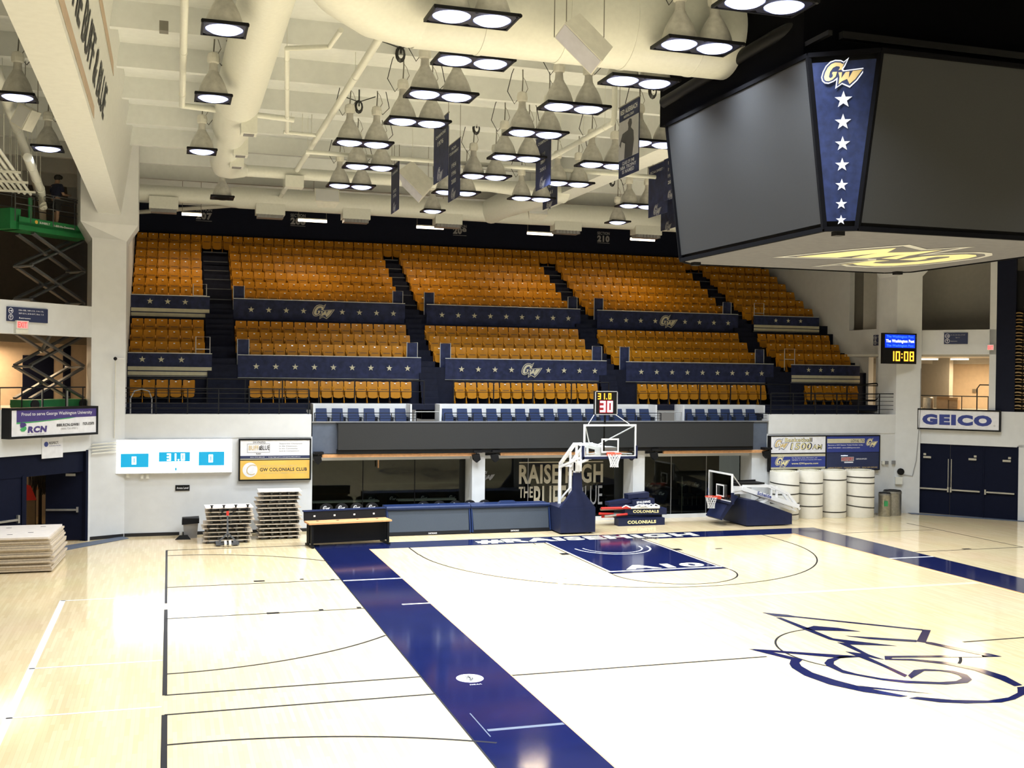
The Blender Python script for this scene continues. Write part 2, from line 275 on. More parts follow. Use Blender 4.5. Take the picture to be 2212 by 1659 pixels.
FL = [[(-0.28,-11.37),(0.17,-11.74),(0.25,-11.91),(2.31,-13.81),(2.24,-13.91),(0.21,-12.03),(-0.20,-11.81)],[(2.30,-13.83),(2.43,-13.93),(1.56,-14.87),(1.45,-14.72)],[(0.26,-13.89),(1.53,-14.62),(1.41,-14.77),(0.59,-14.28)],
[(1.62,-14.80),(1.71,-14.87),(2.13,-15.88),(2.23,-15.95),(2.30,-16.24),(1.90,-16.16),(1.99,-16.03),(1.52,-14.92)],[(0.02,-15.59),(1.99,-16.03),(2.04,-16.19),(0.10,-15.74),(-0.06,-15.86),(-0.15,-15.84)],
[(-0.01,-15.80),(0.41,-15.92),(1.02,-16.38),(1.25,-16.88),(1.32,-17.46),(1.18,-18.03),(0.99,-18.05),(1.05,-17.62),(1.04,-16.94),(0.80,-16.45),(0.33,-16.03),(-0.07,-15.88)],
[(0.98,-18.12),(1.20,-18.11),(1.08,-18.27),(0.83,-18.50),(0.40,-18.72),(0.04,-18.81),(-0.59,-18.70),(-1.01,-18.52),(-1.37,-18.18),(-1.18,-18.15),(-0.69,-18.47),(-0.12,-18.66),(0.36,-18.60),(0.73,-18.41),(0.91,-18.21)],
[(-2.35,-14.38),(-2.02,-14.72),(-1.73,-15.41),(-1.93,-15.60),(-2.03,-15.84),(-2.08,-16.30),(-1.95,-16.86),(-1.78,-17.29),(-1.56,-17.68),(-1.31,-18.07),(-1.47,-18.07),(-1.91,-17.64),(-2.23,-17.07),(-2.34,-16.42),(-2.27,-15.88),(-2.16,-15.62),(-1.96,-15.35)],
[(-2.31,-14.39),(-1.86,-14.64),(-1.40,-14.93),(-0.80,-15.28),(-0.57,-15.41),(-0.49,-15.53),(-0.94,-15.50),(-1.63,-14.99),(-2.02,-14.72)],
[(-0.86,-15.38),(-0.60,-15.47),(-0.96,-15.52),(-1.21,-15.69),(-1.34,-15.88),(-1.41,-16.28),(-1.32,-16.58),(-1.05,-16.97),(-0.70,-17.23),(-0.17,-17.47),(0.18,-17.49),(0.42,-17.36),(0.51,-17.16),(0.48,-16.97),(0.34,-16.82),(0.07,-16.74),(-0.52,-17.13),(-0.45,-16.94),(-0.09,-16.64),(0.18,-16.63),(0.61,-16.89),(0.68,-17.18),(0.54,-17.48),(0.31,-17.64),(-0.15,-17.63),(-0.80,-17.36),(-1.12,-17.07),(-1.54,-16.46),(-1.54,-15.95),(-1.47,-15.75),(-1.24,-15.52)],
[(-0.25,-11.93),(-0.14,-11.96),(-0.11,-13.01),(-0.13,-14.04),(0.13,-14.31),(0.79,-14.95),(-0.10,-14.59),(-0.21,-15.40),(-0.16,-15.83),(-0.25,-15.73),(-0.35,-15.54),(-0.39,-16.10),(-0.44,-16.91),(-0.57,-17.01),(-0.51,-16.26),(-0.53,-15.45),(-0.53,-15.07),(-0.30,-15.31),(-0.25,-14.36),(-0.07,-14.50),(-0.27,-14.09),(-0.28,-13.10)],
[(-0.23,-13.08),(0.13,-12.90),(0.53,-13.20),(0.83,-13.64),(-0.14,-13.26)],[(-1.77,-17.27),(-0.79,-18.06),(-1.66,-17.49)]]
mb = MB()
for P in FL: mb.fpoly(FLO, P, .006, .008)
mb.build('center_court_emblem', M['navy_paint'], floor)
mb = MB(); put_text(mb, FLO, '#RAISEHIGH', .05, .2, .84, 8.0, .0065, .05); mb.build('baseline_lettering', M['line_cream'], floor)
mb = MB(); put_text(mb, FLO, 'A10', .15, -5.33, .66, 2.6, .0065, .05); mb.build('lane_lettering', M['line_cream'], floor)
arc('sideline_disc', -8.4, -15.0, .25, .28, 0, 360, .28, M['line_white'], .006, 24); letters(Fr((-8.4, -15.0, 0), (0, 1, 0), (-1, 0, 0)), 'NCAA', 0, -.06, .14, .34, M['line_black'], floor, .008, name='disc_lettering'); letters(Fr((-8.5, -15.42, 0), (1, 0, 0), (0, 1, 0)), 'NCAA', .1, -.02, .05, .22, M['line_white'], floor, .008, name='disc_lettering')
mb = MB()
for (x0, y0, x1, y1) in [(-4.4,-4.0,-4.2,-4.6),(-4.9,-5.5,-4.2,-5.4),(-4.2,-5.4,-3.7,-5.2),(-3.9,-5.9,-3.5,-5.8),(-3.6,-6.3,-3.3,-6.2),(-3.8,-6.9,-3.2,-6.9),(-3.1,-6.8,-2.8,-6.7),(-4.0,-4.7,-3.8,-5.0)]:
    mb.tube([(x0, y0, .004), ((x0 + x1) / 2 + .1, (y0 + y1) / 2 + .12, .004), (x1, y1, .004)], .018, 4)
mb.build('faded_script_lettering', M['gold_dim'], floor)
# pulled-out practice courts at both sides
XB = -13.7
for y0, y1, w in [(-6.9, 1.2, .06), (-14.66, -7.6, .08), (-24, -15.78, .09)]: paint('practice_baseline', rectp(XB - w / 2, XB + w / 2, y0, y1), M['line_black'])
for y in (1.19, -4.89, -14.66, -15.78): paint('practice_line', rectp(XB, -9.25, y - .03, y + .03), M['line_black'])
paint('practice_line', rectp(XB, -9.25, -8.63, -8.575), M['line_black'])
arc('practice_arc', XB, -6.4, 6.2, 6.6, 42, 90, .055, M['line_black']); 
arc('practice_arc', XB, -6.72, 6.3, 6.6, 270, 315, .055, M['line_black']); arc('practice_arc', XB + .2, -24.0, 8.0, 6.75, 55, 91.5, .055, M['line_black'])
for x, y in [(-11.35, -4.6), (-11.35, -8.62)]: paint('lane_block', rectp(x - .14, x + .14, y - .06, y + .1), M['line_black'], .0045)
for x, y in [(-10.24, -4.65), (-9.45, -4.9), (-10.24, -8.58), (-9.35, -8.55)]: paint('lane_tick', rectp(x - .05, x + .05, y, y + .12), M['line_black'], .0045)
paint('sideline_tape', rectp(-16.13, -16.0, -24, -5.95), M['line_white']); 
for y in (-6.0, -12.28, -15.32): paint('sideline_tape', rectp(-16.1, -13.75, y - .03, y + .03), M['line_white'])
paint('practice_line', rectp(9.2, 13.5, -4.55, -4.5), M['line_black']); paint('practice_line', rectp(13.48, 13.52, -4.5, 1.5), M['line_black']); paint('practice_line', rectp(9.2, 13.3, -.3, -.27), M['line_black']); paint('lane_block', rectp(11.2, 11.5, -4.45, -4.3), M['line_black'])
mb = MB(); mb.fpoly(FLO, [(-14.9, 3.95), (-16.75, 1.75), (-19.5, -.9), (-19.9, -.4), (-15.1, 4.4)], .002, .02); struct('floor_threshold', mb, M['grey_blue'])
mb = MB(); mb.fpoly(FLO, [(15.5, 3.85), (15.6, 4.3), (19.6, .3), (19.4, -.2)], .002, .015); struct('floor_threshold', mb, M['grey_blue'])
# --- far wall, ground level
wf = MB(); wf.box((-15.06, 4.4, 0), (-8.88, 4.8, 3.3)); wf.box((9.05, 4.4, 0), (15.06, 4.8, 3.3)); struct('wall_far', wf, M['wall'])
g = MB(); g.box((-15.22, 4.38, 3.28), (-8.92, 5.2, 4.08)); g.box((9.12, 4.38, 3.3), (15.38, 5.2, 4.08)); struct('trim_1', g, M['wall'])
b = MB(); b.box((-15.05, 4.37, 0), (-13.3, 4.4, .11)); b.box((-13.2, 4.37, 0), (-8.9, 4.4, .11)); b.fbox(Fr((-16.09, 3.87, 0), (1.03, .5, 0), (0, 0, 1)), 0, 1.12, 0, .11, 0, .02); struct('baseboard_far', b, M['baseboard'])
b = MB(); b.fbox(Fr((15.06, 4.38, 0), (.92, -.3, 0), (0, 0, 1)), .1, 1.0, 0, .11, 0, .02); struct('baseboard_right', b, M['baseboard'])
r = MB(); r.box((-8.88, 4.4, 2.7), (9.05, 5.0, 3.8)); struct('trim_2', r, M['grey_blue'])
r = MB(); r.box((-8.9, 4.34, 3.79), (9.1, 4.5, 3.83)); struct('trim_3', r, M['grey_metal'])
for x0, x1 in ((-3.09, -2.6), (3.29, 3.77)):
    p = MB(); p.box((x0, 4.38, 0), (x1, 5.4, 2.72)); struct('wall_pillar', p, M['wall'])
p = MB(); p.box((8.4, 4.41, 0), (9.06, 5.4, 2.72)); p.box((-8.95, 4.41, 0), (-8.87, 5.4, 2.72)); struct('wall_pillar', p, M['wall'])
# club room behind glass
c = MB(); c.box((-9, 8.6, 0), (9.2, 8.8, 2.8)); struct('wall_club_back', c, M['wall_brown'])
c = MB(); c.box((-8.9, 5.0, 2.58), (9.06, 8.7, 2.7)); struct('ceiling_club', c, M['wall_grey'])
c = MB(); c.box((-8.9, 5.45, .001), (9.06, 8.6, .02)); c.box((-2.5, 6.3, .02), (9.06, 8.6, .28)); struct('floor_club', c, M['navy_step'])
c = MB(); c.box((-8.8, 4.62, 2.44), (-3.1, 5.4, 2.56)); c.box((-2.6, 4.62, 2.44), (3.3, 5.4, 2.56)); c.box((3.8, 4.62, 2.44), (8.4, 5.4, 2.56)); struct('trim_4', c, M['wall'])
for i, (x0, x1) in enumerate(((-8.86, -3.1), (-2.6, 3.28), (3.78, 8.4))):
    gl = MB(); gl.box((x0, 5.30, .05), (x1, 5.312, 2.45)); w = struct('window_%d' % (i + 1), gl, M['glass_dark'])
    fm = MB()
    n = 3
    for k in range(1, n): fm.box((x0 + (x1 - x0) * k / n - .012, 5.28, .05), (x0 + (x1 - x0) * k / n + .012, 5.33, 2.45))
    fm.box((x0, 5.26, 0), (x1, 5.34, .1)); fm.build('window_frame', M['grey_metal'] if i else M['black'], w)
# wall mural letters on the middle window
F5 = FAR(5.29); w2 = bpy.data.objects['window_2']
letters(F5, 'RAISE HIGH', .71, 1.40, .74, 3.42, M['gold_dim'], w2, .004, .03, name='window_lettering')
mb = MB(); mb.fbox(F5, -1.0, 2.42, 2.2, 2.24, .004, .008); mb.build('window_lettering', M['gold_dim'], w2)
letters(F5, 'THE', -.72, .88, .42, .56, M['gold_dim'], w2, .004, .02, name='window_lettering'); letters(F5, 'BUFF', .25, .2, 1.12, 1.3, M['gold_dim'], w2, .004, .015, name='window_lettering'); letters(F5, '& BLUE', 1.7, .55, .74, 1.4, M['logo_grey'], w2, .004, .0, name='window_lettering')
emblem(F5, -2.25, 1.75, .75, w2, [None, None, M['logo_grey']], .003, name='window_emblem')
# --- decks and seating tiers
d = MB(); d.box((-15.1, 4.8, 3.9), (-8.9, 7.0, 4.08)); d.box((9.1, 4.8, 3.9), (15.7, 7.0, 4.08)); d.box((-8.9, 4.5, 3.3), (9.1, 5.6, 3.45)); d.box((-15.1, 5.7, 4.2), (15.75, 7.45, 4.4)); struct('floor_concourse', d, M['navy_step'])
d = MB()
for i in range(4): d.box((-15.1, 5.0 + .2 * i, 4.08), (-9.0, 5.2 + .2 * i, 4.14 + .07 * i)); d.box((9.2, 5.0 + .2 * i, 4.08), (13.7, 5.2 + .2 * i, 4.14 + .09 * i))
struct('floor_concourse_steps', d, M['navy_step'])
ROWS = [(15.7, 10.70, 'top'), (14.9, 10.22, ''), (14.1, 9.77, ''), (13.3, 9.34, ''), (12.5, 8.89, ''), (11.7, 8.42, 'second row above the upper starred banner'), (10.9, 7.99, 'first row above the upper starred banner'),
        (9.5, 6.70, 'third row above the lower starred banner'), (8.7, 6.25, 'second row above the lower starred banner'), (7.9, 5.80, 'first row above the lower starred banner'), (7.2, 4.40, 'front row')]
t = MB()
for y, z, _ in ROWS[:10]: t.box((-15.15, y - .45, z - 1.2), (15.8, y + .36, z))
t.box((-15.15, 10.0, 6.4), (15.8, 10.45, 7.60)); t.box((-15.15, 7.42, 4.2), (15.8, 7.55, 5.80))
struct('floor_seating_tiers', t, M['navy_step'])
AIS = [(-12.37, -11.27), (-4.46, -3.74), (3.03, 3.80), (10.68, 11.57)]
st = MB(); ns = MB()
for a0, a1 in AIS:
    prev = 4.4; y0 = 6.3
    pts = [(7.2, 4.4)] + [(y, z) for y, z, _ in reversed(ROWS[:10])]
    for (ya, za), (yb, zb) in zip(pts, pts[1:]):
        n = max(2, round((zb - za) / .225))
        for k in range(n):
            yy = ya - .35 + (yb - ya) * k / n; zz = za + (zb - za) * (k + 1) / n
            st.box((a0 + .03, yy, za - .6), (a1 - .03, yy + (yb - ya) / n + .5, zz)) if zz < zb - .01 else None
            if za > 7.9 and k == n - 1: ns.box((a0 + .05, yy - .012, zz - .03), (a1 - .05, yy + .03, zz + .004))
struct('floor_aisle_steps', st, M['navy_step']); struct('trim_5', ns, M['nosing'])
wb = MB(); wb.box((-15.4, 16.25, 9), (16.2, 16.5, 13.3)); struct('wall_back', wb, M['navy_wall'])
wl = MB(); wl.box((-15.4, 5.6, 3.2), (-15.12, 16.4, 13.3)); struct('wall_left', wl, M['wall']); wl = MB(); wl.box((-15.46, 5.65, 7.6), (-15.4, 16.3, 13.3)); wl.box((-15.46, 5.65, 4.3), (-15.4, 8.0, 7.6)); struct('wall_left_outer', wl, M['wall_brown'])
wr = MB()
for a, b in (((15.75, 5.6, 0), (16.0, 6.72, 13.3)), ((15.75, 8.72, 0), (16.0, 16.4, 13.3)), ((15.75, 6.7, 0), (16.0, 8.72, 4.4)), ((15.75, 6.7, 6.55), (16.0, 8.72, 7.72)), ((15.75, 7.25, 4.4), (16.0, 8.72, 6.6))): wr.box(a, b)
struct('wall_right', wr, M['wall'])
rr = MB(); rr.box((16.0, 6.3, 3.9), (19.2, 9.4, 4.2)); rr.box((19.0, 6, 4), (19.2, 10, 13.3)); rr.box((16.0, 9.2, 4), (19.2, 9.4, 13.3)); struct('wall_right_recess', rr, M['wall_grey'])
# --- piers
for sx, nm in ((-1, 'wall_pier_left'), (1, 'wall_pier_right')):
    q = [(15.06, 4.38), (15.99, 4.0) if sx > 0 else (16.09, 3.87), (16.35, 5.6), (15.06, 5.6)]
    p = MB(); p.prism([(sx * x, y, 0) for x, y in q], (0, 0, 9.85))
    top = [(14.7, 4.3), (16.45, 3.8), (16.7, 5.6), (14.7, 5.6)]
    p.hexa([(sx * x, y, 9.8) for x, y in q] + [(sx * x, y, 10.35 + (.7 if i in (1, 2) else 0) * 0) for i, (x, y) in enumerate(top)])
    p.prism([(sx * x, y, 10.35) for x, y in top], (0, 0, 3.0))
    struct(nm, p, M['wall'])
# --- ceiling
ce = MB(); ce.box((-30, -46, 13.3), (30, 16.5, 13.5)); struct('ceiling', ce, M['ceil'])
y = -41.0; k = 0
while y < 16:
    j = MB(); j.hexa([(-30, y - .09, 12.75), (30, y - .09, 12.75), (30, y + .09, 12.75), (-30, y + .09, 12.75), (-30, y - .16, 13.31), (30, y - .16, 13.31), (30, y + .16, 13.31), (-30, y + .16, 13.31)])
    struct('ceiling_joist', j, M['ceil']); y += 3.14
bm_ = MB(); bm_.hexa([(-15.94, -46, 10.66), (-15.23, -46, 10.66), (-15.23, 4.4, 10.66), (-15.94, 4.4, 10.66), (-16.3, -46, 13.31), (-14.85, -46, 13.31), (-14.85, 4.4, 13.31), (-16.3, 4.4, 13.31)])
be = struct('ceiling_beam', bm_, M['beam'])
FB = Fr((-15.225, 0, 10.66), (0, 1, 0), (.1424, 0, 1))
letters(FB, 'THE BUFF & BLUE', -12.3, .5, .72, 9.0, M['dark_text'], be, .01, .02, name='beam_lettering')
mb = MB(); mb.fpoly(FB, [(-26, .09), (-9.9, .09), (-10.3, .26), (-26, .26)], .004, .012); mb.fpoly(FB, [(-26, 1.75), (-7.0, 1.75), (-7.6, 1.92), (-26, 1.92)], .004, .012); mb.build('beam_stripe', pmat('tan_stripe', (.48, .37, .27), .6), be)
bm_ = MB(); bm_.box((-.45, -12.2, 12.0), (.35, 6.8, 13.31)); struct('ceiling_beam', bm_, M['beam'])
bm_ = MB(); bm_.box((15.23, -46, 10.66), (15.94, 4.4, 13.31)); struct('ceiling_beam', bm_, pmat('shaded_beam_tone', (.10, .09, .075), .8))  # dimness of the right half is put into this beam's colour
# --- corner wall, left
cl = MB(); cl.fbox(WL, -9, -3.75, 0, 3.0, -.3, 0); cl.fbox(WL, -9, .1, 2.92, 4.32, -.3, 0); cl.fbox(WL, -9, .15, 6.6, 7.6, -.35, 0); cl.fbox(WL, -.12, .1, 0, 3.0, -.3, 0)
struct('wall_corner_left', cl, M['wall'])
cb = MB(); cb.fbox(WL, -6, 1.5, 3.9, 4.25, -2.6, -.3); cb.fbox(WL, -6, 5.2, 3.9, 4.25, -9, -2.6); struct('floor_corner_left', cb, M['wall_grey'])
cb = MB(); cb.fbox(WL, -6, 12.5, 0, 13.3, -9.4, -9); struct('wall_corner_left_back', cb, M['wall_brown'])
cb = MB(); cb.fbox(WL, -6, 5.3, 4.2, 6.5, -5.6, -5.5); struct('wall_lobby_left', cb, M['wall_warm'])
cb = MB(); cb.fbox(WL, 2.12, 3.5, 4.25, 6.05, -5.5, -5.45); cb.fbox(WL, 3.98, 4.27, 4.25, 6.45, -5.5, -5.4); struct('door_4', cb, M['door'])
cb = MB(); cb.fbox(WL, -6, 5.3, 6.5, 7.1, -6.3, -5.0); struct('ceiling_lobby_left', cb, M['wall_brown'])
cb = MB(); cb.fbox(WL, -6, 5.2, 0, 3.9, -6.3, -6.2); struct('wall_backstage_left', cb, M['wall_warm'])
cb = MB(); cb.fbox(WL, -6, 5.2, 1.0, 1.1, -6.19, -6.15); struct('trim_6', cb, M['wood_trim'])
# --- corner wall, right
cr = MB(); cr.fbox(WR, -.1, .05, 0, 3.0, -.3, 0); cr.fbox(WR, 3.9, 9, 0, 3.0, -.3, 0); cr.fbox(WR, -.1, 9, 2.9, 4.30, -.3, 0); cr.fbox(WR, -.1, 3.05, 6.58, 7.58, -.35, 0); cr.fbox(WR, 2.80, 3.05, 4.3, 13.3, -.35, 0); cr.fbox(WR, -.25, .06, 4.3, 13.3, -.35, 0)
struct('wall_corner_right', cr, M['wall'])
cb = MB(); cb.fbox(WR, -3, 9, 3.95, 4.28, -6, -.3); struct('floor_corner_right', cb, M['wall_grey'])
cb = MB(); cb.fbox(WR, -3, 9, 7.3, 13.3, -2.8, -2.6); cb.fbox(WR, 2.8, 3.05, 4.3, 13.3, -2.6, -.35); struct('wall_corner_right_back', cb, M['wall_grey'])
cb = MB(); cb.fbox(WR, -3, 5.5, 4.2, 6.4, -5.2, -5.0); cb.fbox(WR, 3.3, 3.5, 4.2, 6.4, -5.0, -2.0); struct('wall_lobby_right', cb, M['wall_warm'])
cb = MB(); cb.fbox(WR, -3, 9, 6.5, 6.6, -5.2, -.35); cb.fbox(WR, -3, 9, 6.25, 6.5, -5.0, -4.2); struct('ceiling_lobby_right', cb, M['wall_grey'])
cb = MB(); cb.fbox(WR, 2.75, 3.3, 4.3, 6.0, -3.6, -3.5); struct('door_5', cb, M['door'])
cb = MB(); cb.fbox(WR, 3.05, 3.75, 4.3, 13.3, -.3, .0); struct('wall_curtain_side', cb, M['navy_wall'])
# --- side and rear enclosure beyond the picture edges
sd = MB(); sd.box((-26, -46, 0), (-25.8, 6, 13.3)); struct('wall_left_side', sd, M['wall_grey'])
sd = MB(); sd.box((25.8, -46, 0), (26, 6, 13.3)); struct('wall_right_side', sd, M['wall_grey'])
# ================================================================== DOORS
def push_bar(fr, a0, a1, z, par, c=.05):
    mb = MB(); mb.fbox(fr, a0, a1, z, z + .05, c, c + .05); e = a1 if c > 0 else a0
    mb.fbox(fr, a1 - .07, a1, z - .05, z + .1, c - .05, c + .05); mb.build('push_bar', M['bar'], par)
for i, (a0, a1, s) in enumerate(((.06, 1.35, 1), (1.35, 2.62, -1), (2.66, 3.9, -1))):
    dd = MB(); dd.fbox(WR, a0 + .01, a1 - .01, .02, 2.9, -.14, -.06); d = struct('door_%d' % (i + 1), dd, M['door'])
    mb = MB()
    mb.fbox(WR, a0 + .1, a1 - (.03 if s > 0 else .1), 1.02, 1.08, -.05, .02)
    e = a1 - .08 if s > 0 else a0 + .03; mb.fbox(WR, e, e + .06, .95, 1.15, -.05, .03); mb.build('push_bar', M['bar'], d)
    mb = MB(); q = a0 + .25 if s > 0 else a1 - .55; mb.fbox(WR, q, q + .3, 2.3, 2.38, -.06, 0); mb.fbox(WR, q + (.0 if s > 0 else .2), q + (.1 if s > 0 else .3), 2.42, 2.5, -.06, -.02); mb.build('door_closer', M['bar'], d)
    if i < 2:
        mb = MB(); e = a1 - .06 if i == 0 else a0 + .06; mb.fbox(WR, e - .012, e + .012, 1.1, 2.3, -.06, -.02); mb.build('latch_rod', M['bar'], d)
fm = MB(); fm.fbox(WR, 2.62, 2.67, 0, 2.9, -.16, -.03); fm.fbox(WR, .02, .06, 0, 2.93, -.16, .01); fm.fbox(WR, 3.88, 3.93, 0, 2.93, -.16, .01); struct('trim_7', fm, M['door'])
# left doorway: header, shut leaf, open leaf
hd = MB(); hd.fbox(WL, -3.75, -.12, 2.25, 2.93, -.24, -.1); hd.fbox(WL, -2.62, -2.46, 0, 2.3, -.24, -.08); hd.fbox(WL, -.2, -.1, 0, 2.95, -.24, .01); struct('trim_8', hd, M['door'])
dd = MB(); dd.fbox(WL, -3.75, -2.62, .02, 2.25, -.2, -.12); d = struct('door_6', dd, M['door'])
mb = MB(); mb.fbox(WL, -3.7, -2.75, .95, 1.01, -.12, -.04); mb.fbox(WL, -2.8, -2.74, .88, 1.12, -.12, -.03); mb.build('push_bar', M['bar'], d)
WO = Fr(WL.p(-.2, 0, -.15), (-.25, .97, 0), (0, 0, 1)); WO = Fr(WL.p(-.2, 0, -.15), Vector((.15, -.99, 0)), (0, 0, 1))
oa = math.radians(58); od = (WL.u * -math.cos(oa) - WL.n * math.sin(oa)); WO = Fr(WL.p(-.2, 0, -.15), -od, (0, 0, 1))
dd = MB(); dd.fbox(WO, -1.13, 0, .02, 2.22, -.05, 0); d = struct('door_7', dd, M['door'])
mb = MB(); mb.fbox(WO, -1.1, -.12, .98, 1.04, 0, .07); mb.fbox(WO, -.16, -.1, .93, 1.1, 0, .08); mb.build('push_bar', M['bar'], d)
mb = MB(); mb.fbox(WO, -.5, -.2, 2.1, 2.18, 0, .05); mb.build('door_closer', M['bar'], d)
area('backstage_light', WL.p(-1.5, 3.3, -3.2), 60, 1.2, (1, .72, .42))
area('lobby_light', WL.p(.6, 6.35, -4.0), 150, 2.0, (1, .70, .42)); area('lobby_light', WR.p(1.8, 6.3, -2.4), 170, 2.2, (1, .74, .45))
# ================================================================== SIGNS AND BOARDS
def board(name, label, cat, fr, a0, a1, b0, b1, depth, face, frame=None, fw=.04, group=None):
    c = fr.p((a0 + a1) / 2, b0, 0); t = thing(name, label, cat, tuple(c), group)
    mb = MB(); mb.fbox(fr, a0 + fw, a1 - fw, b0 + fw, b1 - fw, 0, depth); mb.build('sign_face', face, t)
    if frame:
        mb = MB()
        for q in ((a0, a1, b0, b0 + fw), (a0, a1, b1 - fw, b1), (a0, a0 + fw, b0 + fw, b1 - fw), (a1 - fw, a1, b0 + fw, b1 - fw)): mb.fbox(fr, *q, 0, depth + .02)
        mb.build('sign_frame', frame, t)
    return t
def patch(fr, a0, a1, b0, b1, c, mat, par, name='print_panel'):
    mb = MB(); mb.fbox(fr, a0, a1, b0, b1, c, c + .004); return mb.build(name, mat, par)
F4 = FAR(4.395)
# lit score board
t = board('scoreboard', 'glowing white score board with three cyan boxes on the left wall', 'scoreboard', F4, -15.44, -11.6, 2.11, 3.25, .14, M['led_white'], M['white'], .02)
for a0, a1, b0, b1 in ((-15.18, -14.3, 2.32, 2.78), (-13.98, -12.98, 2.50, 2.82), (-12.7, -11.86, 2.35, 2.82)): patch(F4, a0, a1, b0, b1, .15, M['led_cyan'], t, 'led_box')
digits(F4, '0', -14.83, 2.42, .26, M['led_white'], t, .156, t=.05); digits(F4, '31.0', -13.72, 2.53, .24, M['led_white'], t, .156, t=.045); digits(F4, '0', -12.37, 2.46, .26, M['led_white'], t, .156, t=.05); patch(F4, -13.46, -13.40, 2.2, 2.29, .15, M['led_cyan'], t, 'led_mark')
# two stacked ads beside it
t = board('wall_sign', 'framed wall sign, white club ad above an amber ad, beside the lit score board', 'sign', F4, -11.38, -8.93, 1.8, 3.24, .1, M['sign_white'], M['black'], .05)
patch(F4, -11.33, -8.98, 2.56, 2.66, .102, M['navy_print'], t); patch(F4, -11.33, -8.98, 2.52, 2.56, .103, M['buff'], t); patch(F4, -11.33, -8.98, 1.85, 2.5, .102, M['sign_yellow'], t); patch(F4, -11.33, -8.98, 2.5, 2.53, .104, M['black'], t)
mb = MB()
for q in ((-11.1, -10.34, 3.06, 3.075), (-11.1, -10.34, 2.77, 2.785), (-11.1, -11.085, 2.77, 3.075), (-10.355, -10.34, 2.77, 3.075)): mb.fbox(F4, *q, .102, .106)
mb.build('print_border', M['grey_text'], t)
letters(F4, 'GW ATHLETICS', -10.7, 3.09, .06, .42, M['dark_text'], t, .106); letters(F4, 'BUFF', -10.88, 2.85, .16, .33, M['gold'], t, .106); letters(F4, '&', -10.67, 2.85, .14, .08, M['dark_text'], t, .108); letters(F4, 'BLUE', -10.5, 2.85, .16, .3, M['dark_text'], t, .106); letters(F4, 'FUND', -10.72, 2.70, .05, .16, M['dark_text'], t, .108)
for i, (s, w) in enumerate((('Supporting Champions', .78), ('in the Classroom,', .62), ('in the Community,', .64), ('and in Competition.', .7))): letters(F4, s, -10.02 + w / 2, 3.04 - .085 * i, .055, w, M['grey_text'], t, .106)
letters(F4, '202-994-BLUE  -  http://go.gwu.edu/gwbuffandblue', -10.15, 2.59, .035, 1.7, M['sign_white'], t, .108, .01)
mb = MB(); mb.lathe(F4.p(-11.0, 2.18, .104), [(0, 0), (.25, 0), (.25, .004), (0, .005)], 32, (0, -1, 0)); mb.build('print_disc', M['sign_white'], t)
letters(F4, 'C', -11.0, 2.0, .36, .3, M['gold'], t, .112, -.02, .15); letters(F4, 'EXPERIENCE OUR NEWEST AMENITY', -10.02, 2.28, .05, 1.25, M['gold'], t, .108); letters(F4, 'GW COLONIALS CLUB', -9.87, 2.12, .12, 1.6, M['dark_text'], t, .108, .03); letters(F4, 'TO LEARN MORE ABOUT MEMBERSHIP CALL (202) 994-6650', -9.87, 2.03, .05, 1.6, M['gold'], t, .108)
t = board('room_plate', 'small black name plate on the white wall below the score board', 'sign', F4, -13.44, -12.98, 1.5, 1.69, .02, M['black'], None, 0); letters(F4, 'Arena Level', -13.21, 1.56, .07, .38, M['sign_white'], t, .022, .01)
# right block of four ads
t = board('wall_sign', 'dark framed block of four sports ads above the white mat rolls', 'sign', F4, 9.08, 14.24, 1.8, 3.24, .12, M['black'], M['black'], .04)
patch(F4, 9.18, 11.66, 2.55, 3.2, .122, M['sign_white'], t); patch(F4, 9.18, 11.66, 1.9, 2.5, .122, M['buff'], t); patch(F4, 9.18, 11.66, 1.98, 2.40, .127, M['royal'], t)
patch(F4, 11.72, 14.2, 2.55, 3.2, .122, M['royal'], t); patch(F4, 11.72, 14.2, 1.84, 2.53, .122, M['navy_print'], t); patch(F4, 11.74, 13.5, 2.92, 3.1, .127, M['buff'], t)
emblem(F4, 9.65, 2.9, .7, t, [M['navy_print'], M['sign_white'], M['gold']], .13); letters(F4, 'Basketball', 10.42, 2.98, .17, 1.25, M['navy_print'], t, .13, .04); letters(F4, 'Basketball', 10.40, 2.99, .15, 1.2, M['gold_light'], t, .136, .01)
letters(F4, '1500', 10.52, 2.66, .29, .98, M['navy_print'], t, .13, .05, .2); letters(F4, '1500', 10.51, 2.68, .25, .9, M['gold_light'], t, .136, .01, .2); letters(F4, 'AM', 11.26, 2.68, .2, .46, M['navy_print'], t, .13, .05, .15); letters(F4, 'AM', 11.26, 2.7, .16, .4, M['gold_light'], t, .136, .01, .15)
emblem(F4, 9.7, 2.2, .68, t, [M['gold_light'], M['royal'], M['gold_light']], .133)
letters(F4, 'For the latest news, information, and', 10.7, 2.32, .045, 1.15, M['sign_white'], t, .133, .01); letters(F4, 'highlights on all of your favorite GW teams', 10.8, 2.24, .045, 1.35, M['sign_white'], t, .133, .01); letters(F4, 'www.GWsports.com', 10.72, 2.06, .1, 1.22, M['gold_light'], t, .133, .02)
letters(F4, 'LOYAL TO', 13.15, 2.95, .12, .62, M['dark_text'], t, .133, .01, .2); emblem(F4, 13.85, 2.93, .56, t, [M['gold_light'], M['royal'], M['gold_light']], .133)
letters(F4, 'Become a GW Season Ticket Holder today', 12.6, 2.81, .055, 1.65, M['sign_white'], t, .133, .02); letters(F4, '(202) 994-6050 - www.GWsports.com', 12.52, 2.70, .055, 1.5, M['sign_white'], t, .133, .02)
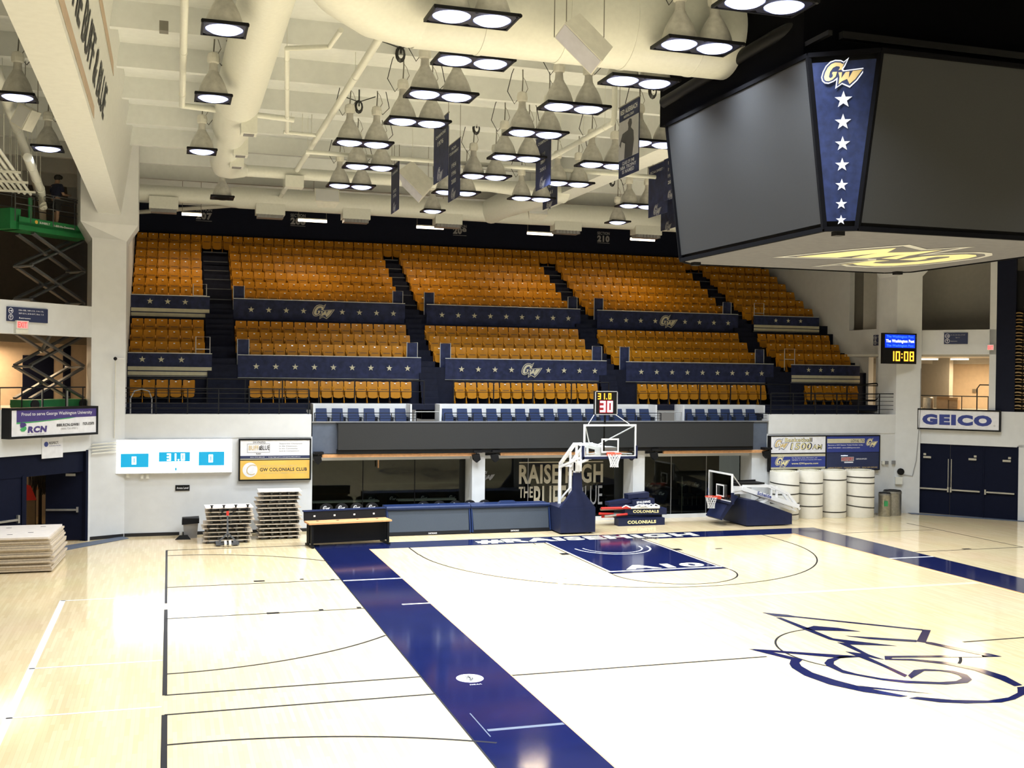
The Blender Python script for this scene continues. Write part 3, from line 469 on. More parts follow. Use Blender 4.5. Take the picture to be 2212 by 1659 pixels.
patch(F4, 12.4, 13.0, 2.18, 2.36, .127, M['grey_text'], t); letters(F4, 'making', 12.55, 2.38, .06, .32, M['white_led'], t, .133, .02); letters(F4, 'HISTORY', 12.7, 2.2, .14, .56, M['red'], t, .133, .02); patch(F4, 12.55, 12.97, 2.11, 2.16, .127, M['sign_white'], t); letters(F4, 'CAMPAIGN.GWU.EDU', 13.35, 2.24, .06, .52, M['sign_white'], t, .133, .02)
letters(F4, 'SUPPORT STUDENTS  |  ENHANCE ACADEMICS  |  BREAK NEW GROUND', 12.95, 1.87, .08, 2.35, M['gold'], t, .133, .01)
# corner signs
t = board('banner_sign', 'purple and white sponsor sign on the left corner balcony', 'sign', WL, -3.46, -.02, 3.46, 4.38, .32, M['sign_white'], M['black'], .07)
mb = MB(); mb.fpoly(WL, [(-3.2, 4.32), (-3.2, 3.95), (-2.4, 3.97), (-1.2, 4.04), (-.08, 4.05), (-.08, 4.32)], .322, .326); mb.build('print_panel', M['purple'], t)
mb = MB(); mb.fpoly(WL, [(-3.2, 3.95), (-3.2, 3.90), (-2.4, 3.935), (-1.2, 4.01), (-.9, 4.045), (-1.2, 4.04), (-2.4, 3.965)], .322, .326); mb.build('print_panel', M['green_print'], t)
letters(WL, 'Proud to serve George Washington University', -1.65, 4.11, .13, 2.75, M['sign_white'], t, .33, .01); letters(WL, 'RCN', -2.45, 3.62, .2, .7, M['purple'], t, .33, .06, .15); letters(WL, '888.RCN.GW81', -1.25, 3.77, .09, .9, M['dark_text'], t, .33, .03); letters(WL, '(888.726.4981)', -1.2, 3.65, .08, .68, M['grey_text'], t, .33, .0); letters(WL, 'rcn.com', -.42, 3.78, .09, .46, M['dark_text'], t, .33, .02); letters(WL, 'INTERNET - CABLE TV - PHONE', -2.5, 3.56, .03, .62, M['grey_text'], t, .33)
mb = MB(); mb.fpoly(WL, [(-3.08, 3.86), (-3.05, 3.95), (-2.9, 3.93), (-2.84, 3.86), (-2.95, 3.8), (-3.06, 3.79)], .33, .334); mb.build('print_mark', M['purple'], t)
mb = MB(); mb.fpoly(WL, [(-3.08, 3.74), (-3.0, 3.79), (-2.86, 3.83), (-2.84, 3.74), (-2.92, 3.67), (-3.02, 3.67)], .33, .334); mb.build('print_mark', M['green_print'], t)
t = board('wall_sign', 'blue lettered white insurance sign on the right corner balcony', 'sign', WR, .06, 3.28, 3.49, 4.35, .14, M['sign_white'], M['black'], .06)
letters(WR, 'GEICO', 1.62, 3.69, .44, 2.68, M['royal'], t, .145, .07); letters(WR, '®', 3.06, 3.69, .07, .07, M['grey_text'], t, .145)
def dirsign(fr, a0, a1, b0, b1, label, l1, l2, l3, big):
    t = board('direction_sign', label, 'sign', fr, a0, a1, b0, b1, .05, M['navy_print'], None, 0)
    k = (b1 - b0); x = a0 + k * .28
    for b, ch in ((b0 + k * .72, 0), (b0 + k * .28, 1)):
        mb = MB(); n = 24
        for i in range(n):
            t0, t1 = 2 * math.pi * i / n, 2 * math.pi * (i + 1) / n
            mb.add([fr.p(x + math.cos(q) * rr * k, b + math.sin(q) * rr * k, .053) for q, rr in ((t0, .16), (t1, .16), (t1, .2), (t0, .2))], [(0, 1, 2, 3)])
        A = [(-.12, -.02), (.03, -.02), (.03, -.09), (.13, 0), (.03, .09), (.03, .02), (-.12, .02)]
        A = [(p, q) if ch == 0 else (-q, p) for p, q in A]
        mb.fpoly(fr, [(x + p * k, b + q * k) for p, q in A], .052, .054); mb.build('arrow_symbol', M['sign_white'], t)
    W = (a1 - a0)
    letters(fr, l1, a0 + W * .58, b0 + k * .74, k * .11, W * .62, M['grey_text' if not big else 'sign_white'], t, .053, .02); letters(fr, l2, a0 + W * .58, b0 + k * .52, k * .11, W * .62 if big else W * .16, M['sign_white' if big else 'grey_text'], t, .053, .02); letters(fr, l3, a0 + W * .42, b0 + k * .2, k * .11, W * .28, M['sign_white' if big else 'grey_text'], t, .053, .02)
dirsign(WL, -3.32, -1.82, 6.97, 7.4, 'navy direction sign on the white band left of the pier', '106-108, 109-113, 114-115,', '207-211, 212-217, Box 1-5', 'Restrooms', True)
dirsign(WR, 1.07, 1.98, 7.0, 7.46, 'navy direction sign on the white band right of the game clock', '101-105, 201-206, 217-218', 'Box 1-2', 'Restrooms', False)
FR15 = Fr((15.745, 0, 0), (0, -1, 0), (0, 0, 1))
dirsign(FR15, -6.85, -5.95, 7.0, 7.46, 'navy direction sign half hidden left of the game clock', '101-105', 'Box 1', 'Restrooms', False)
t = board('exit_sign', 'red lit exit sign under the left direction sign', 'sign', WL, -3.05, -2.6, 6.75, 7.0, .1, M['exit_face'], M['ballast'], .02)
letters(WL, 'EXIT', -2.82, 6.79, .17, .32, M['exit_red'], t, .105, .03); mb = MB(); mb.fbox(WL, -3.05, -2.6, 6.62, 6.75, 0, .1); mb.build('battery_box', M['ballast'], t)
t = board('exit_sign', 'small red lit exit sign at the right end of the white band', 'sign', WR, 2.72, 2.98, 6.74, 6.97, .08, M['exit_face'], M['ballast'], .02); letters(WR, 'EXIT', 2.85, 6.78, .14, .19, M['exit_red'], t, .085, .03)
t = board('paper_notice', 'white paper notice pinned above the open left doorway', 'poster', WL, -1.98, -1.16, 2.78, 3.42, .02, M['sign_white'], None, 0)
mb = MB(); mb.lathe(WL.p(-1.82, 3.22, .021), [(0, 0), (.08, 0), (.08, .003), (0, .004)], 20, WL.n); mb.build('print_disc', M['royal'], t); letters(WL, 'RESPECT.', -1.52, 3.21, .08, .38, M['dark_text'], t, .023); letters(WL, "It's the name of the game.", -1.47, 3.14, .04, .45, M['royal'], t, .023)
# game clock on the right pier
FC = FAR(3.95)
t = thing('game_clock', 'wall clock display reading 10:08 under a blue ad on the right pier', 'clock', (14.8, 3.9, 6.17))
mb = MB(); mb.fbox(FC, 13.98, 15.58, 6.17, 7.42, 0, .16); mb.build('casing', M['black'], t)
mb = MB(); mb.fbox(FC, 14.06, 15.5, 6.82, 7.36, .162, .166); mb.build('led_screen', M['blue_led'], t)
letters(FC, 'The Washington Post', 14.78, 7.0, .16, 1.36, M['white_led'], t, .17, .03); letters(FC, 'The Washington Post', 14.78, 7.2, .13, 1.3, M['blue_led2'], t, .17, .01); letters(FC, 'The Washington Post', 14.78, 6.84, .12, 1.3, M['blue_led2'], t, .17, .01)
digits(FC, '10:08', 14.3, 6.28, .40, M['amber'], t, .168, t=.058); mb = MB(); mb.box((14.6, 3.9, 6.3), (15.3, 4.5, 7.2)); mb.build('wall_bracket', M['black'], t)
# long dark ribbon board
t = thing('ribbon_board', 'long dark unlit display board along the grey balcony front', 'display board', (0, 4.2, 2.8))
mb = MB(); mb.box((-8.02, 4.14, 2.84), (8.3, 4.3, 3.76)); mb.build('screen', M['screen_off'], t)
mb = MB(); mb.box((-8.04, 4.18, 2.70), (8.32, 4.38, 2.85)); mb.box((-8.06, 4.16, 3.76), (8.34, 4.38, 3.79)); mb.build('casing', M['black'], t)
# section markers on the back wall
for nm, a0, a1, b0, b1, w in (('207', -12.6, -11.92, 12.19, 12.78, 'far left'), ('208', -8.49, -7.82, 12.18, 12.75, 'above the second seating section'), ('209', -.91, -.25, 12.12, 12.66, 'above the middle seating section'), ('210', 6.42, 7.07, 12.1, 12.68, 'above the fourth seating section')):
    fr = FAR(16.24); t = thing('section_marker', 'painted section number %s high on the dark back wall, %s' % (nm, w), 'sign', ((a0 + a1) / 2, 16.2, b0))
    letters(fr, 'SECTION', (a0 + a1) / 2, b1 - .17, .14, a1 - a0, M['logo_grey'], t, .01, .02); letters(fr, nm, (a0 + a1) / 2, b0 + .05, .32, a1 - a0, M['logo_grey'], t, .01, .06); mb = MB(); mb.fbox(fr, a0, a1, b0 - .01, b0 + .01, .01, .014); mb.build('underline', M['logo_grey'], t)
# starred banners
def starred(y, x0, x1, z0, z1, label, n, logo=None, stripes=False, xs=None):
    fr = FAR(y); t = thing('starred_banner', label, 'banner', ((x0 + x1) / 2, y, z0), 'starred banners on the seating rails')
    zb = z0
    mb = MB(); k = 24; vs = []
    for i in range(k + 1):
        x = x0 + (x1 - x0) * i / k; vs += [(x, y - .01 * math.sin(i * 1.7), z0), (x, y - .015 * math.sin(i * 2.3 + 1), z1)]
    vs2 = [(a, b + .012, c) for a, b, c in vs]; n2 = len(vs)
    mb.add(vs, [(2 * i, 2 * i + 2, 2 * i + 3, 2 * i + 1) for i in range(k)]); mb.add(vs2, [(2 * i, 2 * i + 1, 2 * i + 3, 2 * i + 2) for i in range(k)]); mb.build('cloth', M['navy_cloth'], t, True)
    mb = MB(); mb.tube([(x0, y + .02, z1 + .02), (x1, y + .02, z1 + .02)], .018, 6); mb.tube([(x0, y + .02, z0 - .02), (x1, y + .02, z0 - .02)], .012, 6); mb.build('rail', M['rail_white'], t)
    h = z1 - z0
    if stripes:
        for q in (.02, .24): patch(fr, x0 + .01, x1 - .01, z0 + h * q, z0 + h * (q + .17), .02, M['buff'], t, 'stripe')
        stars(fr, [(x, z0 + h * .73) for x in xs], h * .15, M['buff'], t, .02)
    else: stars(fr, [(x, z0 + h * .5) for x in xs], h * .155, M['buff'], t, .03)
    if logo is not None: emblem(fr, logo, z0 + h * .5, h * 1.12, t, [M['buff'], M['navy_print'], M['buff']], .03)
lin = lambda a, b, n: [a + (b - a) * i / (n - 1) for i in range(n)]
starred(10.3, -15.1, -12.18, 7.62, 8.44, 'upper starred banner with buff stripes at the far left', 3, None, True, (-14.4, -13.75, -13.1))
starred(10.3, -11.28, -4.41, 7.6, 8.40, 'upper starred banner with a letter emblem, second section from left', 8, -7.75, False, lin(-10.6, -8.55, 4) + lin(-7.0, -4.9, 4))
starred(10.3, -3.5, 3.32, 7.6, 8.40, 'upper starred banner without an emblem over the middle section', 9, None, False, lin(-2.85, 2.75, 9))
starred(10.3, 4.1, 10.98, 7.6, 8.38, 'upper starred banner with a letter emblem, section right of the middle', 8, 7.5, False, lin(4.75, 6.85, 4) + lin(8.3, 10.45, 4))
starred(10.3, 11.76, 15.2, 7.67, 8.36, 'upper starred banner with buff stripes at the far right', 3, None, True, (12.9, 13.55, 14.2))
starred(7.38, -15.1, -12.18, 5.36, 6.16, 'lower starred banner with buff stripes at the far left', 3, None, True, (-14.6, -13.95, -13.25))
starred(7.38, -11.26, -4.36, 5.34, 6.14, 'lower starred banner without an emblem, second section from left', 9, None, False, lin(-10.6, -4.9, 9))
starred(7.38, -3.4, 3.38, 5.34, 6.13, 'lower starred banner with a letter emblem over the middle section', 8, 0.15, False, lin(-2.75, -.7, 4) + lin(.85, 2.85, 4))
starred(7.38, 4.24, 11.1, 5.33, 6.11, 'lower starred banner without an emblem, section right of the middle', 9, None, False, lin(4.9, 10.5, 9))
starred(7.38, 11.95, 15.4, 5.36, 6.1, 'lower starred banner with buff stripes at the far right', 3, None, True, (12.8, 13.4, 14.0))
# little navy gate panels at the row ends beside the aisles
GW = [(-11.27, 1), (-4.46, -1), (-3.55, 1), (3.25, -1), (4.05, 1), (10.75, -1)]
for i, (x, s) in enumerate(GW):
    for y, z, w in ((10.55, 7.98, 'upper'), (7.62, 5.78, 'lower')):
        xa, xb = (x, x + .42) if s > 0 else (x - .42, x)
        t = thing('gate_panel', '%s navy gate panel at the %s end of the %s section, above the %s banners' % ('small', 'left' if s > 0 else 'right', ('second', 'middle', 'fourth')[i // 2], w), 'panel', ((xa + xb) / 2, y, z))
        mb = MB(); mb.box((xa, y, z), (xb, y + .02, z + .95)); mb.build('panel', M['navy_cloth'], t)
        mb = MB(); mb.tube([(xa, y, z), (xa, y, z + .97), (xb, y, z + .97), (xb, y, z)], .016, 6); mb.build('frame', M['rail_white'], t)
for x0, y, z, lb in ((-12.8, 10.5, 8.0, 'upper'), (-12.75, 7.6, 5.85, 'lower'), (11.9, 10.5, 8.0, 'upper'), (11.75, 7.6, 5.85, 'lower')):
    mb = MB(); mb.tube([(x0, y, z), (x0, y, z + .95), (x0 + .5, y, z + .95), (x0 + .5, y, z)], .018, 6); mb.tube([(x0, y, z + .5), (x0 + .5, y, z + .5)], .014, 6)
    tag(mb.build('stair_rail', M['rail_white']), 'pale open frame rail above the %s banner at the %s end' % (lb, 'left' if x0 < 0 else 'right'), 'railing')
# ================================================================== RAILINGS
def railing(label, P, z0, z1, bars, posts, mat='black_rail', r=.02, cat='railing'):
    t = thing('railing', label, cat, (P[0][0], P[0][1], z0))
    mb = MB(); mb.tube([(x, y, z1) for x, y in P], r, 6); mb.build('top_rail', M[mat], t)
    if bars:
        mb = MB()
        for z in bars: mb.tube([(x, y, z) for x, y in P], r * .6, 5)
        mb.build('lower_rails', M[mat], t)
    for x, y in posts:
        mb = MB(); mb.box((x - r, y - r, z0), (x + r, y + r, z1)); mb.build('post', M[mat], t)
ps = lambda a, b, n, y: [(a + (b - a) * i / (n - 1), y) for i in range(n)]
railing('black barred railing on the left white balcony', [(-15.1, 4.55), (-9.0, 4.55)], 4.08, 4.95, (4.28, 4.45, 4.62, 4.79), ps(-15.1, -9.0, 7, 4.55))
railing('black barred railing on the right white balcony', [(9.3, 4.55), (15.4, 4.55)], 4.08, 4.93, (4.28, 4.45, 4.62, 4.79), ps(9.3, 15.4, 7, 4.55))
railing('black railing before the front seats, second section', [(-15.0, 6.2), (-4.5, 6.2)], 4.4, 5.27, (4.86,), ps(-15, -4.5, 9, 6.2))
railing('black railing before the front seats, middle section', [(-3.36, 6.2), (3.0, 6.2)], 4.4, 5.27, (4.86,), ps(-3.36, 3.0, 5, 6.2))
railing('black railing before the front seats, fourth section', [(4.19, 6.2), (11.2, 6.2)], 4.4, 5.26, (4.86,), ps(4.19, 11.2, 6, 6.2))
railing('black railing before the front seats at the far right', [(12.2, 6.2), (15.7, 6.2)], 4.4, 5.25, (4.86,), ps(12.2, 15.7, 3, 6.2))
railing('low black railing before the blue seats, left run', [(-8.8, 4.55), (-5.15, 4.55)], 3.83, 4.12, (3.93, 4.02), ps(-8.8, -5.15, 5, 4.55), r=.014)
railing('low black railing before the blue seats, middle run', [(-4.1, 4.55), (4.5, 4.55)], 3.83, 4.12, (3.93, 4.02), ps(-4.1, 4.5, 9, 4.55), r=.014)
railing('low black railing before the blue seats, right run', [(5.6, 4.55), (9.2, 4.55)], 3.83, 4.12, (3.93, 4.02), ps(5.6, 9.2, 5, 4.55), r=.014)
railing('pale metal rail across the left gap between blue seats', [(-5.1, 5.0), (-4.2, 5.0)], 3.45, 4.15, (), ps(-5.1, -4.2, 2, 5.0), 'rail_white', .016)
railing('pale metal rail across the right gap between blue seats', [(4.6, 5.0), (5.6, 5.0)], 3.45, 4.15, (), ps(4.6, 5.6, 2, 5.0), 'rail_white', .016)
t = thing('railing', 'thin black railing on the right corner balcony above the lettered sign', 'railing', tuple(WR.p(0, 4.3, -.15)))
mb = MB(); mb.tube([WR.p(0, 4.88, -.15), WR.p(2.8, 4.88, -.15)], .02, 6); mb.build('top_rail', M['black_rail'], t)
for a in (.05, 1.75, 2.75):
    mb = MB(); mb.tube([WR.p(a, 4.3, -.15), WR.p(a, 4.88, -.15)], .018, 6); mb.build('post', M['black_rail'], t)
mb = MB(); mb.tube([WR.p(2.3, 4.3, -.3), WR.p(2.3, 5.2, -.3), WR.p(2.4, 5.35, -.3), WR.p(2.75, 5.35, -.3)], .025, 6); mb.build('hoop', M['black_rail'], t)
t = thing('railing', 'dark railing of the left corner balcony before the lift', 'railing', tuple(WL.p(-2, 4.32, -.12)))
mb = MB(); mb.tube([WL.p(-3.8, 4.98, -.15), WL.p(-.1, 4.98, -.15)], .02, 6); mb.build('top_rail', M['black_rail'], t)
for a in (-3.4, -2.6, -1.8, -.9, -.2):
    mb = MB(); mb.tube([WL.p(a, 4.32, -.15), WL.p(a, 4.98, -.15)], .018, 6); mb.build('post', M['black_rail'], t)
for x, lb in ((-14.9, 'left'), (15.2, 'right')):
    mb = MB(); s = 1 if x < 0 else -1; mb.tube([(x, 4.62, 4.1), (x, 4.62, 4.6), (x + s * .12, 4.62, 4.85), (x + s * .35, 4.62, 4.92), (x + s * .58, 4.62, 4.85), (x + s * .68, 4.62, 4.6), (x + s * .68, 4.62, 4.1)], .022, 8)
    if x < 0: tag(mb.build('hoop_rail', M['grey_metal']), 'grey arched grab rail at the pier end of the left balcony', 'railing')
mb = MB(); mb.tube([(14.2, 6.25, 5.25), (15.45, 6.25, 5.35), (15.6, 6.25, 5.25), (15.6, 6.25, 4.75), (15.4, 6.25, 4.62), (14.2, 6.25, 4.62)], .03, 6); tag(mb.build('hoop_rail', M['black_rail']), 'black looped handrail at the right end of the front row', 'railing')
for i, (x0, x1) in enumerate(((-8.8, -5.24), (-4.2, 4.5), (5.62, 9.25))):
    mb = MB(); mb.box((x0, 5.58, 3.45), (x1, 5.68, 4.43)); mb.box((x0, 4.9, 3.45), (x0 + .06, 5.6, 4.43)); mb.box((x1 - .06, 4.9, 3.45), (x1, 5.6, 4.43)); struct('wall_low_%s' % ('left', 'middle', 'right')[i], mb, M['wall'])
# ================================================================== SEATS
def seat_parts():
    P = {}
    mb = MB(); w = .205; prof = [(.36, .10), (.50, .115), (.66, .15), (.79, .185), (.82, .20)]
    for dy in (0, .03):
        for z, y in prof:
            for k in range(5):
                u = -1 + k * .5; ww = w * (.93 if z > .81 else 1); mb.v.append((u * ww, y + dy + .03 * (1 - u * u), z)); 
    n = 5
    for l in (0, 1):
        for j in range(4):
            for k in range(4):
                q = (l * 25 + j * n + k, l * 25 + j * n + k + 1, l * 25 + (j + 1) * n + k + 1, l * 25 + (j + 1) * n + k); mb.f.append(q if l else q[::-1]); mb.mi.append(0)
    for j in range(4):
        for k in (0, 4): a = j * n + k; mb.f.append((a, a + n, a + n + 25, a + 25)); mb.mi.append(0)
    for k in range(4):
        for j in (0, 4): a = j * n + k; mb.f.append((a, a + 1, a + 26, a + 25)); mb.mi.append(0)
    P['backrest'] = mb
    mb = MB(); pts = [(-.185, .24), (-.13, .20), (0, .185), (.13, .20), (.185, .24), (.185, .55), (.165, .585), (-.165, .585), (-.185, .55)]
    mb.add([(x, .0 + (z - .2) * .18, z) for x, z in pts] + [(x, .07 + (z - .2) * .18, z) for x, z in pts], [tuple(range(9)), tuple(range(17, 8, -1))] + [(i, i + 9, (i + 1) % 9 + 9, (i + 1) % 9) for i in range(9)])
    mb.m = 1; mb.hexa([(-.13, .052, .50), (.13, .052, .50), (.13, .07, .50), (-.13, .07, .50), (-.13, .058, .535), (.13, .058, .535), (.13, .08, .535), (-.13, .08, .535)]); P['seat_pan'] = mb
    mb = MB(); x = -.2235
    mb.prism([(x - .014, .16, .62), (x - .014, -.06, .52), (x - .014, -.07, .46), (x - .014, .05, .30), (x - .014, .0, .04), (x - .014, .0, 0), (x - .014, .10, 0), (x - .014, .13, .3), (x - .014, .19, .6)], (.028, 0, 0))
    mb.box((x - .017, -.04, 0), (x + .017, .13, .09)); P['standard'] = mb
    mb = MB(); mb.add([(-.03 + .0, .165, .735), (.03, .165, .735), (.03, .175, .77), (-.03, .175, .77), (-.03, .19, .735), (.03, .19, .735), (.03, .20, .77), (-.03, .20, .77)], [(3, 2, 1, 0), (4, 5, 6, 7), (0, 1, 5, 4), (1, 2, 6, 5), (2, 3, 7, 6), (3, 0, 4, 7)]); P['number_plate'] = mb
    return P
SP = seat_parts()
proto = thing('folding_seat', 'x', 'seat', (0, 0, 0)); PM = {}
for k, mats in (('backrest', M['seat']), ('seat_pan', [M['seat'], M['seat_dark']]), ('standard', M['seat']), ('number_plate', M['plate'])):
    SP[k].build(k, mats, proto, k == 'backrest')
ORD = 'first second third fourth fifth sixth seventh eighth ninth tenth eleventh twelfth thirteenth fourteenth fifteenth sixteenth'.split()
SECN = ['far left section', 'section left of the middle', 'middle section', 'section right of the middle', 'far right section']
def copy_tree(o, loc, rz=None):
    c = o.copy(); COL.objects.link(c); c.location = loc
    if rz is not None: c.rotation_euler = (0, 0, rz)
    for ch in list(o.children):
        d = ch.copy(); COL.objects.link(d); d.parent = c
        for g_ in list(ch.children): e = g_.copy(); COL.objects.link(e); e.parent = d
    return c
kids = list(proto.children); used = [False]
def place_seat(x, y, z, label, group, tilt=0):
    if not used[0]: o = proto; used[0] = True; o.location = (x, y, z)
    else: o = copy_tree(proto, (x, y, z))
    tag(o, label, 'seat', group); return o
secs = [(-15.05, -12.40), (-11.25, -4.48), (-3.72, 3.0), (3.85, 10.66), (11.60, 15.35)]
fsecs = [(-15.05, -12.75), (-10.85, -4.73), (-3.05, 3.0), (4.72, 10.72), (12.6, 15.3)]
stuff = MB(); nmade = 0
for ri in (10, 9, 8, 7, 6, 5, 4, 3, 2, 1, 0):
    y, z, nm = ROWS[ri]; ss = fsecs if ri == 10 else secs
    if ri == 0: ss = [(-15.05, 15.3)]
    for si, (a, b) in enumerate(ss):
        n = max(1, round((b - a) / .449))
        for k in range(n):
            x = a + (b - a) * (k + .5) / n
            if nmade < 300 and ri >= 5:
                nmade += 1
                row = nm if ri < 10 else 'front row by the black railing'
                fromright = n - k
                if fromright < k + 1: pos = ORD[fromright - 1] + ' from the right' if fromright > 1 else 'at the right end'
                else: pos = ORD[k] + ' from the left' if k > 0 else 'at the left end'
                lb = 'mustard seat %s, %s, %s' % (pos, SECN[si], row.replace('starred ', '').replace(' above the ', ' over ').replace(' by the black railing', ''))
                place_seat(x, y, z, lb, 'mustard folding seats in the far stand')
            else:
                for key, mi in (('backrest', 0), ('seat_pan', 0), ('standard', 0), ('number_plate', 2)):
                    s_ = SP[key]; n0 = len(stuff.v); stuff.v += [(p[0] + x, p[1] + y, p[2] + z) for p in s_.v]; stuff.f += [tuple(i + n0 for i in f) for f in s_.f]; stuff.mi += [(2 if mi == 2 else q) for q in s_.mi]
o = link('folding_seats', stuff.mesh('folding_seats', [M['seat'], M['seat_dark'], M['plate']])); o['kind'] = 'stuff'; tag(o, 'mustard folding seats filling the upper rows of the far stand', 'seats')
# blue seats
t = thing('blue_seat', 'x', 'seat', (0, 0, 0))
mb = MB(); mb.hexa([(-.21, .12, .36), (.21, .12, .36), (.21, .17, .36), (-.21, .17, .36), (-.19, .22, .80), (.19, .22, .80), (.19, .27, .80), (-.19, .27, .80)]); mb.build('backrest', M['blue_seat'], t)
mb = MB(); mb.hexa([(-.19, -.02, .14), (.19, -.02, .14), (.19, .1, .14), (-.19, .1, .14), (-.2, .06, .56), (.2, .06, .56), (.2, .16, .56), (-.2, .16, .56)]); mb.build('seat_pan', M['blue_seat'], t)
mb = MB(); mb.box((.225, -.2, .0), (.255, .2, .46)); mb.box((.215, -.22, .46), (.265, .22, .50)); mb.build('armrest', M['blue_frame'], t)
mb = MB(); mb.box((-.03, .045, .40), (.03, .065, .43)); mb.build('number_plate', M['plate'], t)
first = True
for (a, b, n, w) in ((-8.75, -5.3, 6, 'left'), (-4.1, 4.42, 15, 'middle'), (5.72, 9.1, 6, 'right')):
    for k in range(n):
        p = (a + (b - a) * (k + .5) / n, 5.1, 3.46)
        o = t if first else copy_tree(t, p); o.location = p; first = False
        pos = ('%s from the right' % ORD[n - k - 1]) if k >= n / 2 else ('%s from the left' % ORD[k])
        tag(o, 'navy blue folding seat, %s in the %s run behind the balcony front' % (pos, w), 'seat', 'navy seats behind the balcony front')
# ================================================================== LAMPS
def lamp_head(par, x, lit=True):
    mb = MB(); mb.lathe((x, 0, .03), [(.33, 0), (.315, .10), (.265, .25), (.195, .39), (.135, .49), (.115, .52), (.115, .54), (.10, .55), (.085, .70), (.09, .72)], 24); dm = mb.build('dome', M['dome'], par, True)
    mb = MB(); mb.lathe((x, 0, .74), [(.08, 0), (.13, .03), (.14, .12), (.12, .22), (.07, .25)], 10); mb.box((x - .11, -.07, .78), (x + .11, .07, .93)); mb.build('ballast', M['ballast'], par)
    mb = MB(); mb.lathe((x, 0, 0), [(0, -.085), (.14, -.075), (.25, -.045), (.315, -.005), (.32, .01)], 24); mb.build('lens', M['lamp_glass'] if lit else M['black'], par, True)
    mb = MB(); mb.tube([(x, 0, .98), (x + .02, .02, 1.3), (x, 0, 1.8)], .016, 5); mb.tube([(x + .05, 0, .9), (x + .16, .05, 1.1), (x + .10, .08, 1.30), (x, 0, 1.38)], .009, 4); mb.build('hanger', M['wire'], par)
    rr_ = random.Random(int(x * 100) + 7); mb = MB(); sx_ = .35 if x >= 0 else -.35; mb.tube([(x, .03, .95), (x + sx_ * .5, .08, .78 + rr_.uniform(-.1, .1)), (x + sx_, .1, 1.0), (x + sx_ * .7, .08, 1.45), (x + sx_ * .3, .05, 1.8)], .011, 5); mb.build('power_cable', M['cable'], par)
    if lit: area('lamp_light', (x, 0, -.10), LAMP_W, .54, (.87, .94, 1.0), spread=125, parent=par)
def lamp_plate(par, xs):
    mb = MB(); n = 24; a, b = xs[0] - .37, xs[-1] + .37; h = .37
    for x in xs:
        sq = []; ci = []
        for i in range(n):
            t = 2 * math.pi * (i + .5) / n; c_, s_ = math.cos(t), math.sin(t); k = .36 / max(abs(c_), abs(s_)); sq.append((x + c_ * k, s_ * k)); ci.append((x + c_ * .325, s_ * .325))
        for z0, z1 in ((-.012, .03),):
            v = [(p, q, z0) for p, q in sq] + [(p, q, z0) for p, q in ci] + [(p, q, z1) for p, q in sq] + [(p, q, z1) for p, q in ci]
            f = []
            for i in range(n):
                j = (i + 1) % n; f += [(i, j, n + j, n + i), (2 * n + i, 3 * n + i, 3 * n + j, 2 * n + j), (i, 2 * n + i, 2 * n + j, j), (n + i, n + j, 3 * n + j, 3 * n + i)]
            mb.add(v, f)
    mb.build('louvre_frame', M['lamp_frame'], par)
    mb = MB()
    for x in (a, b): mb.box((x - .02, -.40, -.025), (x + .02, .40, .03))
    mb.box((a, -.40, -.025), (b, -.37, .03)); mb.box((a, .37, -.025), (b, .40, .03))
    for x in xs: mb.box((x + .2, -.05 + .38, .0), (x + .3, .45, .06))
    for x in (a, b): mb.tube([(x, -.42, -.01), (x, -.36, -.01)], .035, 6)
    mb.build('louvre_rail', M['black'], par)
def make_lamp(xs, lit=True):
    t = thing('arena_lamp', 'x', 'lamp', (0, 0, 0)); lamp_plate(t, xs)
    for x in xs: lamp_head(t, x, lit)
    return t
PAIRS = [(-8.89, -16.45), (-8.2, -13.97), (-8.18, -11.3), (-8.11, -8.65), (-8.92, -5.82), (-8.2, -2.65), (-8.2, .78), (-4.65, -13.73), (-5.13, -11.26), (-5.1, -8.5), (-4.62, -5.44), (-4.66, -2.38), (-4.74, .76), (-4.65, -16.3), (-1.92, -8.4), (-2.0, -5.3), (-1.9, -2.15), (-2.05, 1.02), (1.96, 1.2), (-4.66, -18.67)]
HOW = ['nearest of the left line, top of the photo', 'second in the left line, under the big duct', 'third in the left line', 'fourth in the left line, above the long white pipe', 'fifth in the left line, right of the slanting pipe', 'sixth in the left line, just below the bright pipe', 'farthest of the left line, above the far speaker',
       'right of the tilted near speaker', 'in the middle line just below the tilted near speaker', 'in the middle line above the bent pipe', 'in the middle line over the crossing pipes', 'in the middle line right of the narrow banners', 'in the middle line behind the hanging banner', 'in front of the end of the big duct', 'partly hidden by the score cube edge', 'beside the portrait banner', 'right of the dark year banner', 'left of the boxy beam end', 'at the lower right beside the dark banners', 'cut by the top edge above the score cube']
pp = make_lamp((-.35, .35))
for i, (x, y) in enumerate(PAIRS):
    o = pp if i == 0 else copy_tree(pp, (x, y, 11.5)); o.location = (x, y, 11.5); tag(o, 'double dome lamp ' + HOW[i], 'lamp', 'dome lamps hanging from the ceiling')
pq = make_lamp((0,))
for i, (x, y, h) in enumerate(((-12.81, -14.44, 'nearest one in front of the long duct'), (-12.81, -9.38, 'second one in front of the long duct'), (-12.88, -3.27, 'third one left of the long duct'), (-16.9, -7.98, 'nearer one left of the lettered beam'), (-16.85, -2.17, 'farther one left of the lettered beam'), (-4.52, 5.05, 'below the far tilted speaker'), (2.86, 5.2, 'lowest one left of the score cube'))):
    o = pq if i == 0 else copy_tree(pq, (x, y, 11.5)); o.location = (x, y, 11.5); tag(o, 'single dome lamp, ' + h, 'lamp', 'dome lamps hanging from the ceiling')
o = make_lamp((0,), False); o.location = (-11.99, 4.72, 11.5); tag(o, 'single unlit dome lamp under the elbow of the long duct', 'lamp', 'dome lamps hanging from the ceiling')
